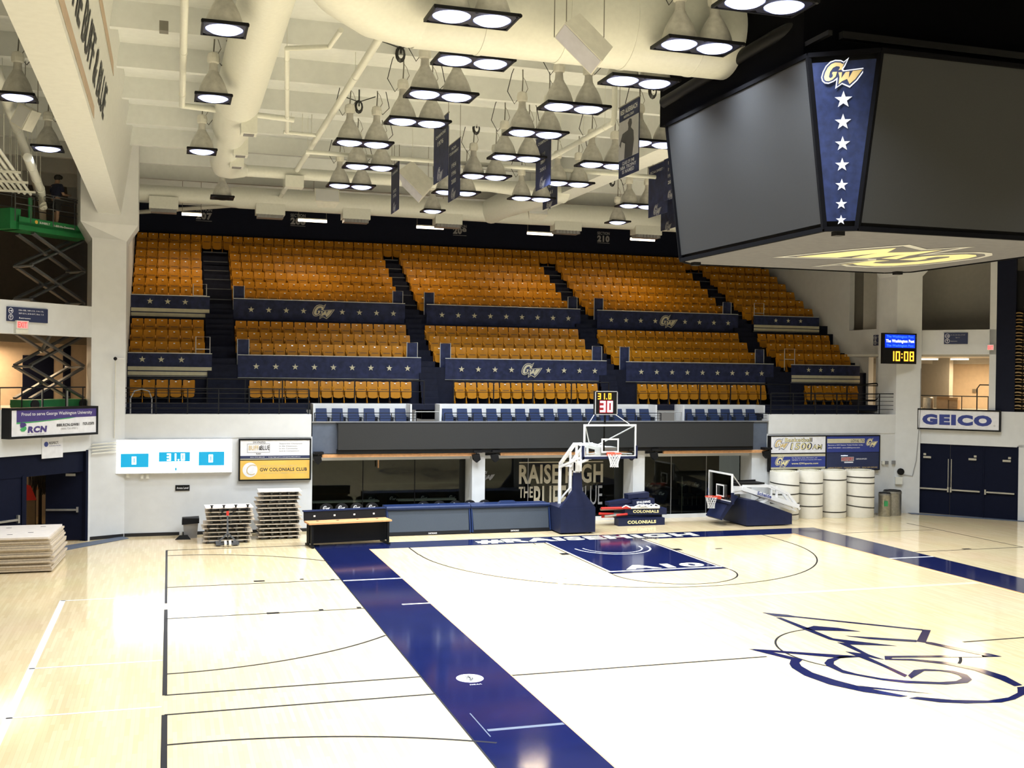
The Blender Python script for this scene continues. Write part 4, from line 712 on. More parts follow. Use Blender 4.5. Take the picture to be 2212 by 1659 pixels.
for i, (x0, x1, y, z, w) in enumerate(((-13.25, -12.5, 11, 11.73, 'over the far left section'), (-8.72, -7.56, 11, 11.73, 'beside the second section number'), (-3.81, -2.65, 11, 11.7, 'left of the third section number'), (1.08, 2.25, 11, 11.68, 'left of the fourth section number'), (5.93, 7.1, 11, 11.66, 'nearest the score cube'))):
    t = thing('tube_light', 'slim glowing tube light ' + w, 'light', ((x0 + x1) / 2, y, z), 'tube lights over the upper rows')
    mb = MB(); mb.tube([(x0, y, z), (x1, y, z)], .055, 10); mb.build('tube', M['tube'], t, True); mb = MB(); mb.box((x0, y - .06, z + .05), (x1, y + .06, z + .09)); mb.build('housing', M['ballast'], t)
    mb = MB(); mb.tube([(x0 + .02, y, z + .08), (x0 + .02, y, 13.29)], .01, 4); mb.tube([(x1 - .02, y, z + .08), (x1 - .02, y, 13.29)], .01, 4); mb.build('hanger', M['wire'], t)
    area('tube_glow', ((x0 + x1) / 2, y, z - .08), 55, x1 - x0, (1, .78, .5), size_y=.1, parent=None)
for a in (.0, 1.25):
    t = thing('tube_light', 'warm tube light on the lobby ceiling, %s of two above the lettered sign' % ('left' if a < .5 else 'right'), 'light', tuple(WR.p(a, 6.4, -2.5)))
    mb = MB(); mb.fbox(WR, a - .45, a + .25, 6.40, 6.46, -2.6, -2.4); mb.build('tube', M['tube_warm'], t)
# ================================================================== DUCTS AND PIPES
def duct(name, label, segs, mat='duct', cat='duct', n=28):
    mb = MB()
    for pts, r in segs: mb.tube(pts, r, n)
    return tag(mb.build(name, M[mat], None, True), label, cat)
t = thing('air_duct', 'long round cream duct running away on the left', 'duct', (-12.1, -10, 12.2))
mb = MB(); mb.tube([(-12.05, -18.2, 12.2), (-12.1, -6.2, 12.3)], [.45, .57], 32); mb.build('duct_run', M['duct'], t, True)
mb = MB(); mb.tube([(-12.1, -6.2, 12.3), (-12.1, -5.9, 12.3), (-12.1, -3.2, 12.25), (-12.1, -2.6, 12.2), (-12.1, 1.2, 12.15), (-12.05, 1.9, 12.12), (-11.8, 2.35, 12.1), (-11.4, 2.6, 12.1)], [.57, .52, .52, .43, .43, .42, .34, .22], 28); mb.build('duct_run', M['duct'], t, True)
for y, r in ((-5.6, .53), (-2.2, .44), (-.4, .44)):
    mb = MB(); mb.box((-12.0, y - .22, 12.2 - r - .12), (-11.6, y + .22, 12.3)); mb.build('outlet_box', M['duct'], t)
    mb = MB(); mb.box((-11.93, y - .14, 12.2 - r - .135), (-11.67, y + .14, 12.2 - r - .12)); mb.build('grille', M['grey_metal'], t)
mb = MB(); mb.tube([(-12.0, -17.6, 12.2), (-11.5, -16.9, 12.15), (-10.9, -16.1, 12.12), (-10.3, -15.5, 12.1), (-9.6, -15.2, 12.1)], [.46, .6, .74, .79, .80], 32); mb.build('elbow', M['duct'], t, True)
t = thing('air_duct', 'huge round cream duct crossing along the top of the photo', 'duct', (-5, -15.2, 12.1))
mb = MB(); mb.tube([(-9.6, -15.2, 12.1), (-2.9, -15.2, 12.1)], .80, 40); mb.build('duct_run', M['duct'], t, True)
for x in (-8.4, -6.9, -5.6, -4.2):
    mb = MB(); mb.tube([(x - .04, -15.2, 12.1), (x + .04, -15.2, 12.1)], .812, 40); mb.build('seam_band', M['duct'], t, True)
t = thing('air_duct', 'cream duct across the far ceiling behind the lamps', 'duct', (-6, 2.6, 12.1))
mb = MB(); mb.tube([(-11.5, 2.6, 12.1), (-3.0, 2.6, 12.1), (-1.0, 2.7, 12.1), (-.2, 2.9, 12.12)], [.19, .19, .34, .40], 24); mb.build('duct_run', M['duct'], t, True)
mb = MB(); mb.box((-10.1, 2.3, 11.62), (-9.5, 2.8, 12.0)); mb.build('outlet_box', M['duct'], t)
t = thing('air_duct', 'wide cream duct along the back above the seats', 'duct', (0, 8.5, 12.1))
mb = MB(); mb.tube([(-15.1, 8.5, 12.1), (-11.9, 8.5, 12.1), (-11.2, 8.5, 12.12), (-1.6, 8.5, 12.12), (-.8, 8.5, 12.15), (12, 8.5, 12.2)], [.30, .30, .41, .41, .46, .46], 28); mb.build('duct_run', M['duct'], t, True)
mb = MB(); mb.tube([(-1.3, 8.5, 12.15), (-1.2, 7.4, 12.2), (-.6, 6.2, 12.3), (-.3, 3.2, 12.3)], [.5, .5, .45, .40], 24); mb.build('elbow', M['duct'], t, True)
for a, b in ((-14.43, -13.4), (-10.6, -9.52), (-7.33, -6.26), (-3.66, -2.57), (1.34, 2.51), (4.93, 6.13)):
    mb = MB(); mb.box((a, 8.15, 11.5), (b, 8.75, 11.95)); ob = mb.build('outlet_box', M['duct'], t)
    mb = MB(); mb.box((a + .06, 8.2, 11.38), (b - .06, 8.7, 11.5))
    for k in range(8): x = a + .08 + (b - a - .16) * k / 7.; mb.box((x - .012, 8.15, 11.37), (x + .012, 8.2, 11.5))
    mb.build('grille', M['grey_metal'], ob)
def pipe(label, pts, r=.06):
    t = thing('pipe', label, 'pipe', tuple(pts[0])); mb = MB(); mb.tube(pts, r, 16); mb.build('pipe_run', M['duct'], t, True)
    mb = MB(); p, q = Vector(pts[0]), Vector(pts[1])
    for k in (.25, .6, .9):
        c = p.lerp(q, k); mb = MB(); mb.tube([c - (q - p).normalized() * .03, c + (q - p).normalized() * .03], r * 1.14, 16); mb.tube([c + Vector((0, 0, r)), (c.x, c.y, 13.29)], .008, 4); mb.build('coupling', M['duct'], t)
    return t
pipe('bright white pipe running level across the lamps', [(-9.97, -2.19, 11.9), (2.6, -2.11, 11.9)], .065)
pipe('long slanting cream pipe from the big duct to the pier', [(-9.75, -16, 12.2), (-9.7, 9.68, 12.2), (-14.96, 14.6, 12.2)], .085)
pipe('cream pipe left of the long duct, turning right', [(-13.49, -17.5, 12.2), (-13.42, -5.42, 12.2), (-10.92, -4.9, 12.2), (-10.6, -4.8, 12.2)], .075)
pipe('short cream pipe between the ducts', [(-10.61, -3.27, 12.2), (-11.4, -11.06, 12.25), (-10.56, -11.3, 12.3), (-10.5, -12.5, 12.3)], .055)
pipe('thin cream pipe joining the slanting pipe', [(-10.7, -3.2, 12.2), (-9.83, -3.12, 12.2), (-9.72, -3.1, 12.2)], .05)
pipe('white pipe rising right from the crossing pipe, with a drop', [(-2.66, -2.2, 12.15), (-2.66, -7.56, 12.15), (-2.64, -7.62, 12.3), (-2.64, -7.62, 13.28)], .075)
pipe('thick cream pipe at the far left beyond the beam', [(-17.35, -9, 12.2), (-17.95, 3.67, 12.1), (-18.4, 11.0, 12.0)], .13)
pipe('lower cream pipe at the far left above the green lift', [(-17.33, -2.33, 11.2), (-17.6, 3.6, 11.2), (-18.3, 11.0, 11.2)], .12)
for i in range(6): pipe('one of the parallel white pipes at the left edge, %s from the wall' % ORD[i], [(-17.75 - .17 * i, -5.6, 11.0 + .02 * i), (-17.85 - .17 * i, 3.0, 11.0 + .02 * i)], .045)
for k, y in enumerate((-1.5, .2, 2.0)):
    mb = MB(); mb.beam((-19.2, y, 10.92), (-17.6, y, 10.92), .06); tag(mb.build('pipe_hanger', M['duct']), 'flat white strut under the parallel pipes, %s' % ('nearest', 'middle one', 'farthest')[k], 'strut')
mb = MB(); mb.box((-13.93, -10.45, 12.55), (-13.75, -10.2, 12.75)); tag(mb.build('junction_box', M['wire']), 'small dark box on the ceiling joist left of the duct', 'box')
# thin drop wires and cable bundles by the lamps
def coil(x, y, z, label):
    mb = MB()
    for k in range(4):
        r = .12 + .02 * k; mb.tube([(x + math.cos(a) * r * .6, y + .02 * k, z + math.sin(a) * r) for a in [i * math.pi / 6 for i in range(13)]], .012, 4)
    mb.tube([(x - .5, y, z + .25), (x, y, z + .12), (x + .45, y, z + .3)], .014, 4); mb.tube([(x, y, z), (x, y, 13.29)], .02, 4)
    tag(mb.build('cable_coil', M['cable']), label, 'cable')
for x, y, z, l in ((-8.75, -9.8, 12.75, 'coiled black cable above the fourth lamp of the left line'), (-8.3, -13.4, 12.6, 'coiled black cable below the big duct'), (-8.8, -4.4, 12.8, 'dark cable coil above the fifth lamp of the left line'), (-5.1, -10.2, 12.75, 'coiled black cable beside the tilted near speaker'), (-5.2, -3.4, 12.7, 'black cable knot in the middle line of lamps'), (-2.3, -9.3, 12.6, 'coiled cable above the lamp at the score cube'), (1.4, 2.2, 12.5, 'black cable tangle above the lowest pair right')): coil(x, y, z, l)
def tilted(name, label, c, size, rz, ry, rx=0, cat='speaker', mat='ballast', grille=True):
    t = thing(name, label, cat, c); R = Matrix.Rotation(rz, 3, 'Z') @ Matrix.Rotation(ry, 3, 'Y') @ Matrix.Rotation(rx, 3, 'X')
    fr = Fr(c, R @ Vector((1, 0, 0)), R @ Vector((0, 0, 1))); w, d, h = [q / 2 for q in size]
    mb = MB(); mb.hexa([fr.p(-w, -h, d), fr.p(w, -h, d), fr.p(w * .7, -h, -d), fr.p(-w * .7, -h, -d), fr.p(-w, h, d), fr.p(w, h, d), fr.p(w * .7, h, -d), fr.p(-w * .7, h, -d)]); mb.build('cabinet', M[mat], t)
    if grille: mb = MB(); mb.fbox(fr, -w + .03, w - .03, -h + .03, h - .03, d, d + .012); mb.build('grille', M['wall'], t)
    mb = MB()
    for a, b in ((-w, h), (w, h)): q = fr.p(a, b, 0); mb.tube([q, (q.x, q.y, 13.29)], .009, 4)
    mb.build('suspension_wire', M['wire'], t); return t
def angled(label, c, L, w, d, al):
    t = thing('speaker', label, 'speaker', c); r_, u_, f_ = Vector((.954, -.298, 0)), Vector((0, 0, 1)), Vector((.298, .954, 0))
    l_ = (r_ - u_).normalized(); a_ = (r_ + u_).normalized(); al = math.radians(al); fr = Fr(c, l_, a_ * math.cos(al) - f_ * math.sin(al)); h, w = L / 2, w / 2
    mb = MB(); mb.hexa([fr.p(-h, -w, -d), fr.p(h * .8, -w, -d), fr.p(h * .8, w, -d), fr.p(-h, w, -d), fr.p(-h, -w, 0), fr.p(h, -w, 0), fr.p(h, w, 0), fr.p(-h, w, 0)]); mb.build('cabinet', M['ballast'], t)
    mb = MB(); mb.fbox(fr, -h + .02, h - .02, -w + .02, w - .02, .0, .012); mb.build('grille', pmat('lilac_grey_grille', (.55, .55, .62), .7), t)
    mb = MB()
    for q in (fr.p(-h, -w, 0), fr.p(-h, w, -.05), fr.p(h * .3, w, -d)): mb.tube([q, (q.x, q.y, 13.29)], .009, 4)
    mb.build('suspension_wire', M['wire'], t)
angled('big tilted white speaker hanging below the huge duct', (-7.12, -16.8, 11.06), .90, .36, .50, 50)
angled('tilted white speaker hanging beyond the narrow banners', (-6.0, 2.3, 11.85), 1.2, .42, .75, 55)
tilted('speaker', 'flat white speaker box hanging before the back duct, left', (-8.2, 6.4, 11.95), (.9, .4, .55), 0, 0, math.radians(-25))
tilted('speaker', 'small flat white speaker box hanging at the duct elbow', (.15, 7.0, 12.0), (.8, .4, .5), 0, 0, math.radians(-25))
tilted('speaker', 'pale speaker cut by the left edge, above the left lamp', (-17.7, -8.6, 12.0), (.45, .5, .8), math.radians(-30), math.radians(30), 0)
tilted('speaker', 'small square speaker between the two left edge lamps', (-17.15, -4.2, 11.85), (.42, .45, .55), math.radians(-30), math.radians(30), 0)
# hanging championship banners
def hbanner(x, y0, y1, z0, z1, label, lines, portrait=False):
    fr = Fr((x, 0, 0), (0, -1, 0), (0, 0, 1)); ya, yb = -y1, -y0; t = thing('hanging_banner', label, 'banner', (x, (y0 + y1) / 2, z0), 'championship banners under the ceiling')
    mb = MB(); mb.box((x, y0, z0), (x + .02, y1, z1)); mb.build('cloth', M['navy_cloth'], t); mb = MB(); mb.tube([(x + .01, y0 - .05, z1), (x + .01, y1 + .05, z1)], .02, 6); mb.tube([(x + .01, y0, z1), (x + .01, y0, 13.29)], .008, 4); mb.tube([(x + .01, y1, z1), (x + .01, y1, 13.29)], .008, 4); mb.build('pole', M['wire'], t)
    m_, W, H = (ya + yb) / 2, yb - ya, z1 - z0
    for s, q, h, w in lines: letters(fr, s, m_, z0 + H * q, H * h, W * w, M['rail_white'], t, .005, .03)
    if portrait:
        patch(fr, ya, yb, z0 + H * .24, z0 + H * .78, .003, M['grey_text'], t); mb = MB()
        mb.fpoly(fr, [(m_ + a * W, z0 + b * H) for a, b in ((-.2, .24), (-.16, .45), (-.35, .5), (-.4, .42), (-.45, .46), (-.3, .6), (-.02, .62), (.0, .66), (-.03, .72), (.05, .77), (.15, .75), (.17, .69), (.12, .64), (.25, .58), (.28, .45), (.2, .24))], .008, .011); mb.build('portrait', M['dark_text'], t)
    else: emblem(fr, m_, z0 + H * .1, W * .42, t, [M['logo_grey'], M['navy_print'], M['logo_grey']], .005)
YR = [('1976', .5, .07, .4), ('1984', .38, .07, .4)]
hbanner(-2.66, -9.25, -8.0, 10.62, 12.45, 'dark banner with a grey standing portrait near the score cube', [('RED AUERBACH', .87, .07, .85), ('BASKETBALL COACH', .81, .035, .5), ('CLASS OF 1940', .16, .05, .6), ('NBA TROPHY', .10, .05, .8), ('IS NAMED', .04, .05, .6)], True)
hbanner(-6.8, -6.4, -4.8, 10.72, 12.35, 'narrow dark banner left of the middle lamps, ending near the far speaker', [('CHAMPIONS', .72, .05, .7), ('1976', .58, .08, .4)])
hbanner(-5.75, -3.6, -2.25, 10.67, 12.35, 'narrow dark banner with a column of years in front of the lamps', [('NCAA', .88, .05, .4), ('TOURNAMENT', .80, .05, .8), ('1954', .56, .08, .4), ('1996', .42, .08, .4), ('2000', .28, .08, .4)])
hbanner(-6.72, .4, 1.65, 10.8, 12.35, 'thin dark banner left of the far tilted speaker', [('CHAMPIONS', .8, .05, .7), ('1975', .4, .07, .4), ('1976', .3, .07, .4)])
hbanner(-3.61, -5.38, -4.1, 10.85, 12.35, 'dark championship banner crossed by the bent pipe', [('CHAMPIONS', .84, .06, .7), ('1990', .60, .07, .3), ('1995', .6, .07, .3), ('1996', .46, .07, .3), ('2000', .46, .07, .3), ('2001', .32, .07, .4)])
hbanner(-1.03, 1.3, 2.8, 11.42, 12.5, 'lower dark banner behind the crossed banner', [('1954', .62, .12, .4), ('1961', .4, .12, .4)])
hbanner(1.08, -3.0, -1.6, 10.66, 12.3, 'tall dark banner at the left edge of the score cube', [('NCAA SWEET 16', .84, .05, .8)])
hbanner(.98, -4.0, -2.95, 11.0, 12.35, 'dark year banner touching the score cube edge', [('1954', .8, .08, .4), ('1961', .65, .08, .4), ('1996', .5, .08, .4), ('2005', .35, .08, .4)])
hbanner(6.0, 6.5, 8.0, 11.65, 12.9, 'lowest dark banner beside the score cube', [])
# ================================================================== SCORE CUBE
t = thing('score_cube', 'huge dark hanging score cube with an emblem and stars on its corner', 'scoreboard', (-.4, -15.5, 8))
bot = [(-3.3, -18.35), (-2.85, -18.62), (2.1, -18.62), (2.5, -18.2), (2.5, -13.0), (2.1, -12.55), (-2.8, -12.55), (-3.3, -13.0)]
def lift(P, e, cs):  # widen outwards and lengthen the chamfers
    return P
top = [(-3.62, -18.3), (-2.68, -18.95), (2.0, -18.95), (2.8, -18.2), (2.8, -13.0), (2.0, -12.25), (-2.7, -12.25), (-3.62, -12.9)]
z0, z1 = 8.02, 10.88
B = [Vector((x, y, z0)) for x, y in bot]; T = [Vector((x, y, z1)) for x, y in top]
mb = MB(); n = 8; mb.add([v.lerp(Vector((-.4, -15.5, v.z)), .02) for v in B + T], [tuple(range(7, -1, -1)), tuple(range(8, 16))] + [(i, (i + 1) % 8, (i + 1) % 8 + 8, i + 8) for i in range(8)]); mb.build('casing', M['black'], t)
def quad_frame(i): j = (i + 1) % 8; u = (B[j] - B[i]); o_ = B[i]; v = T[i] - B[i]; return i, j
for i in range(8):
    j = (i + 1) % 8; cen = (B[i] + B[j] + T[i] + T[j]) / 4; nr = (B[j] - B[i]).cross(T[i] - B[i]).normalized()
    if nr.dot(cen - Vector((-.4, -15.5, cen.z))) < 0: nr = -nr
    wide = (B[j] - B[i]).length > 2; e = .06 if wide else .045
    P4 = []
    for a, b in ((e, e), (1 - e, e), (1 - e, 1 - e), (e, 1 - e)) if not wide else ((.012, .035), (.988, .035), (.988, .985), (.012, .985)):
        P4.append((B[i] * (1 - a) + B[j] * a) * (1 - b) + (T[i] * (1 - a) + T[j] * a) * b)
    mb = MB(); mb.hexa([p - nr * .04 for p in P4] + [p + nr * .012 for p in P4]); mb.build('led_screen' if wide else 'corner_panel', M['screen_off'] if wide else M['screen_panel'], t)
    mb = MB()
    for a, b in ((B[i], B[j]), (T[i], T[j]), (B[i], T[i])): mb.beam(a, b, .075)
    mb.build('edge_frame', M['drape'], t)
i, j = 0, 1; up = ((T[0] + T[1]) - (B[0] + B[1])).normalized(); ux = (B[1] - B[0]); ux = (ux - up * ux.dot(up)).normalized(); FCn = Fr((B[0] + B[1]) / 2, ux, up)
L = ((T[0] + T[1]) - (B[0] + B[1])).length / 2
emblem(FCn, 0, L * .885, .72, t, [M['star_white'], M['navy_print'], M['gold']], .03)
for k in range(7):
    f = k / 6; r = .145 - .06 * f; stars(FCn, [(0, L * (.735 - .685 * (1 - (1 - f) ** 1.12)))], r, M['star_white'], t, .03)
mb = MB(); mb.prism([(x * .985, y, z0 - .02) for x, y in bot], (0, 0, .02)); mb.build('underside_cloth', M['grey_cloth'], t)
FU = Fr((-.05, -15.3, z0 - .02), (-1, .1, 0), (.12, 1, 0)); emblem(FU, 0, 0, 4.0, t, [M['rail_white'], M['grey_cloth'], M['gold_light']], .006, hy=1.55)
for x, y in ((-3.0, -18.3), (2.2, -12.9), (-2.9, -12.9)): mb = MB(); mb.box((x - .08, y - .08, z0 - .09), (x + .08, y + .08, z0)); mb.build('corner_bracket', M['black'], t)
# black rigging box and drapes over the cube
t = thing('rigging_box', 'black draped rigging structure above the score cube', 'rigging', (0, -15.5, 11))
mb = MB(); mb.box((-3.46, -17.9, 11.0), (3.5, -12.2, 13.28)); mb.build('drape', M['drape'], t)
mb = MB(); mb.tube([(-3.44, -12.4, 11.5), (-3.44, -17.0, 11.6), (-3.3, -17.7, 11.65)], .13, 20); mb.build('black_duct', M['black'], t, True)
mb = MB(); mb.beam((-3.0, -18.3, 11.28), (3.6, -18.3, 11.28), .12); mb.beam((-3.4, -18.6, 11.2), (-3.4, -12.2, 11.2), .08); mb.beam((3.5, -18.3, 11.2), (3.5, -12.0, 11.2), .12)
for x, y in ((-2.8, -17.6), (2.4, -17.6), (-2.8, -13), (2.4, -13)): mb.tube([(x, y, 10.8), (x, y, 11.4)], .04, 8)
mb.build('frame', M['black'], t)
mb = MB(); mb.hexa([(-2.6, -21.6, 12.35), (2.0, -21.6, 12.35), (2.0, -18.4, 12.35), (-2.6, -18.4, 12.35), (-2.9, -21.6, 13.3), (2.3, -21.6, 13.3), (2.3, -18.0, 13.3), (-2.9, -18.0, 13.29)]); mb.build('catwalk_panel', pmat('brown_catwalk_panel', (.10, .09, .08), .8), t)
mb = MB(); mb.box((3.5, -19.5, 11.9), (15.1, -2.0, 12.0)); mb.box((3.5, -19.6, 11.6), (15.1, -19.5, 12.3)); mb.build('ceiling_dark_sheet', pmat('dark_brown_sheet', (.03, .027, .023), .8, spec=.2), t)  # made-up sheet, added so the ceiling on the right reads dark
# ================================================================== HOOPS
def cyl_between(mb, p, q, r, n=10): mb.tube([p, q], r, n)
def make_hoop(loc, rz, label, mode):
    t = thing('basketball_hoop', label, 'basketball hoop', (0, 0, 0)); up = mode == 'up'
    # local frame: hoop faces -y, base front at y 1.6
    if up: bp = Vector((0, -1.22, 2.90)); A = [(0, 2.92, 2.30), (0, 1.45, 3.12), (0, -.95, 3.12)]
    mb = MB()
    if up:
        mb.prism([(-.64, 1.62, .05), (.66, 1.62, .05), (.66, 1.62, .92), (-.64, 1.62, .92)], (0, 1.75, 0)); mb.build('base_pad', M['navy_pad'], t)
        mb = MB(); mb.prism([(-.64, 1.64, .92), (.66, 1.64, .92), (.17, 1.64, 1.52), (.13, 1.64, 2.14), (-.13, 1.64, 2.14), (-.17, 1.64, 1.52)], (0, .16, 0)); mb.build('front_pad', M['navy_pad'], t)
        mb = MB()
        for s in (-.2, .2): mb.beam((s, 3.0, .7), (s, 2.95, 2.3), .09); 
        mb.beam((0, 1.85, .9), (0, 1.75, 2.5), .2, .16); mb.beam((-.18, 3.1, 1.0), (.18, 2.9, 1.5), .06); mb.build('mast', M['white'], t)
        mb = MB()
        for s in (-.2, .2):
            mb.beam((s, 2.95, 2.34), (s, 1.5, 3.16), .10); mb.beam((s, 2.95, 2.24), (s, 1.3, 2.62), .08); mb.beam((s, 1.5, 3.16), (s, .9, 3.2), .10); mb.beam((s, 1.3, 2.6), (s, 1.3, 3.16), .07); mb.beam((s, 1.9, 2.5), (s, 1.9, 2.95), .06)
            mb.beam((s, .9, 3.18), (s * .9, -1.0, 3.14), .10); mb.beam((s, 1.3, 2.66), (s * .9, -1.0, 2.98), .08)
        mb.box((-.28, -1.15, 2.95), (.28, -.6, 3.22)); mb.beam((-.2, 2.95, 2.3), (.2, 2.95, 2.3), .1); mb.box((-.1, 1.55, 2.2), (.1, 2.0, 2.56)); mb.build('boom', M['white'], t)
        bx, by, bz = 0, -1.22, 2.90
    else:
        mb.prism([(-.9, .78, .04), (-.9, 2.70, .04), (-.9, 2.70, .44), (-.9, 1.13, .98), (-.9, .78, 1.0)], (1.8, 0, 0)); mb.build('base_pad', M['navy_pad'], t)
        mb = MB(); mb.hexa([(-.55, -.15, .28), (.55, -.15, .28), (.55, -.05, .22), (-.55, -.05, .22), (-.55, .40, 1.18), (.55, .40, 1.18), (.55, .62, 1.1), (-.55, .62, 1.1)]); mb.build('front_pad', M['navy_pad'], t)
        mb = MB()
        for s in (-.2, .2):
            mb.beam((s, .2, 1.22), (s, .95, 1.36), .12); mb.beam((s, .95, 1.36), (s, 3.4, .62), .16); mb.beam((s, .95, 1.45), (s, 2.2, 1.42), .09); mb.beam((s, 2.2, 1.42), (s, 2.95, 1.1), .09); mb.beam((s, 2.95, 1.1), (s, 3.45, .5), .09); mb.beam((s, 2.45, .95), (s, 2.45, 1.4), .07); mb.beam((s, 1.6, 1.1), (s, 3.3, .45), .06)
            mb.beam((s, 1.2, .5), (s, 2.2, 1.0), .09)
        mb.box((-.28, .2, 1.1), (.28, .6, 1.3)); mb.box((-.24, .6, 1.15), (.24, 1.15, 1.45)); mb.build('boom', M['white'], t)
        letters(Fr((.29, 0, 0), (0, 1, -.28), (0, .28, 1)), 'Schelde', 1.75 - .25, 1.50, .13, .62, M['royal'], t, .02, .03)
        mb = MB(); mb.box((-.45, .6, 1.50), (.25, 1.9, 1.56)); mb.beam((-.45, .6, 1.56), (-.45, 1.9, 1.58), .06); mb.build('folded_clock', M['black'], t)
        bx, by, bz = 0, .17, .90
    # backboard
    b = MB(); b.box((-.87, by - .015, bz + .05), (.87, by + .015, bz + 1.01)); gl = b.build('backboard_glass', M['glass_clear'], t)
    b = MB()
    for q in ((-.915, .915, bz, bz + .06), (-.915, .915, bz + 1.01, bz + 1.07), (-.915, -.865, bz + .06, bz + 1.01), (.865, .915, bz + .06, bz + 1.01)): b.box((q[0], by - .03, q[2]), (q[1], by + .03, q[3]))
    b.build('backboard_frame', M['white'], t)
    b = MB()
    for q in ((-.305, .305, bz + .15, bz + .2), (-.305, .305, bz + .56, bz + .61), (-.305, -.255, bz + .2, bz + .56), (.255, .305, bz + .2, bz + .56)): b.box((q[0], by - .02, q[2]), (q[1], by - .012, q[3]))
    b.build('target_square', M['white'], t)
    b = MB(); b.box((-.95, by - .05, bz - .05), (.95, by + .05, bz + .03)); b.box((-.96, by - .05, bz - .05), (-.90, by + .05, bz + .38)); b.box((.90, by - .05, bz - .05), (.96, by + .05, bz + .38)); b.build('edge_pad', M['navy_pad'], t)
    b = MB(); rz_, ry_ = bz + .15, by - .38
    b.tube([(math.cos(a) * .228, ry_ + math.sin(a) * .228, rz_) for a in [2 * math.pi * i / 28 for i in range(29)]], .014, 6); b.box((-.12, by - .14, rz_ - .09), (.12, by - .02, rz_ + .02)); b.beam((-.1, by - .03, rz_ - .02), (-.1, by - .2, rz_ - .01), .02); b.beam((.1, by - .03, rz_ - .02), (.1, by - .2, rz_ - .01), .02)
    rim = b.build('rim', M['rim'], t)
    b = MB(); N = 12
    lv = [(.225, 0), (.195, -.09), (.165, -.18), (.14, -.27), (.125, -.36), (.135, -.44)]
    for s in (0, 1):
        for i in range(N):
            pts = []
            for k, (r, z) in enumerate(lv): a = 2 * math.pi * (i + (k * .5 if s else -k * .5)) / N; pts.append((math.cos(a) * r, ry_ + math.sin(a) * r, rz_ + z))
            b.tube(pts, .007, 4)
    b.build('net', M['net'], rim)
    b = MB()
    if up:
        for s in (-1, 1): b.tube([(s * .84, by + .04, bz + 1.0), (s * .1, .3, 3.16)], .022, 8); b.tube([(s * .8, by + .04, bz + .1), (s * .2, -.6, 3.0)], .02, 8)
    else:
        for s in (-1, 1): b.tube([(s * .86, by + .04, bz + 1.02), (s * .15, .95, 1.42)], .022, 8)
        b.tube([(-.8, by + .04, bz + .15), (-.2, .5, 1.2)], .02, 8)
    b.build('brace', M['white'], t)
    b = MB()
    for x in (-.5, .5):
        for y in ((1.75, 3.3) if up else (.9, 2.55)): b.tube([(x - .03, y, .05), (x + .03, y, .05)], .05, 12)
    b.build('castor', M['rubber'], t)
    if up:
        FK = FAR(-1.31); b = MB(); b.box((-.56, -1.3, 4.29), (.2, -1.14, 5.04)); sc_ = b.build('shot_clock', M['black'], t)
        b = MB()
        for q in ((-.57, .21, 4.28, 4.305), (-.57, .21, 5.025, 5.05), (-.57, -.545, 4.28, 5.05), (.185, .21, 4.28, 5.05)): b.box((q[0], -1.325, q[2]), (q[1], -1.3, q[3]))
        b.build('clock_frame', M['grey_text'], sc_)
        for s, a, z, h, m1, k in (('31.0', -.48, 4.78, .2, 'amber', .035), ('30', -.40, 4.37, .36, 'pink_led', .06)): digits(FK, s, a, z, h, M[m1], sc_, .01, t=k)
        b = MB(); b.fbox(FK, -.42, .05, 4.34, 4.75, .002, .004); b.build('red_panel', emat('red_led_backing', (.5, .01, .02), .7), sc_)
        b = MB(); b.tube([(-.18, -1.2, 3.9), (-.18, -1.2, 4.3)], .035, 8); b.tube([(-.18, -1.15, 3.1), (-.18, -1.15, 4.0)], .03, 8); b.build('clock_post', M['black'], t)
        b = MB(); b.tube([(-.55, -1.2, 4.28), (-.75, -1.2, 3.98)], .012, 6); b.tube([(.2, -1.2, 4.28), (.68, -1.2, 3.98)], .012, 6); b.build('guy_wire', M['white'], t)
    t.location = loc; t.rotation_euler = (0, 0, rz); return t
make_hoop((0, 0, 0), 0, 'raised basketball hoop with a lit shot clock at the far baseline', 'up')
make_hoop((6.03, 2.85, 0), math.radians(-90), 'folded down basketball hoop parked at the right', 'folded')
# fix facing of the folded hoop: local -y must look along world -x
bpy.data.objects['basketball_hoop.001'].rotation_euler = (0, 0, math.radians(-90))
# ================================================================== COURTSIDE TABLES AND CHAIRS
def place(fr_loc, rz, t): t.location = fr_loc; t.rotation_euler = (0, 0, rz)
t = thing('scorer_desk', 'black courtside desk with an orange wood top, left of the slate panels', 'desk', (0, 0, 0))
mb = MB(); mb.box((-1.36, -.35, .74), (1.36, .33, .79)); mb.build('desk_top', M['wood_trim'], t)
mb = MB(); mb.box((-1.3, -.02, .1), (1.3, .05, .74)); mb.build('modesty_panel', M['black'], t)
mb = MB(); mb.hexa([(-1.36, .33, .78), (1.36, .33, .78), (1.36, .40, .78), (-1.36, .40, .78), (-1.36, .38, 1.08), (1.36, .38, 1.08), (1.36, .45, 1.08), (-1.36, .45, 1.08)]); mb.build('riser_panel', M['black'], t)
mb = MB(); mb.box((-1.38, .36, 1.07), (1.38, .52, 1.11)); mb.build('riser_cap', M['blue_trim'], t)
for x in (-1.28, 1.22):
    mb = MB(); mb.box((x, -.3, .03), (x + .07, -.2, .74)); mb.box((x, .2, .03), (x + .07, .32, .74)); mb.box((x, -.42, .0), (x + .07, .5, .06)); mb.build('leg', M['black'], t)
for k in range(4):
    mb = MB(); mb.lathe((-.98 + .66 * k, .12, .79), [(.045, 0), (.045, .006), (0, .007)], 12); mb.build('cable_grommet', M['black'], t)
    mb = MB(); mb.box((-1.05 + .66 * k, .345, .9), (-.99 + .66 * k, .36, .95)); mb.build('socket_plate', M['plate'], t)
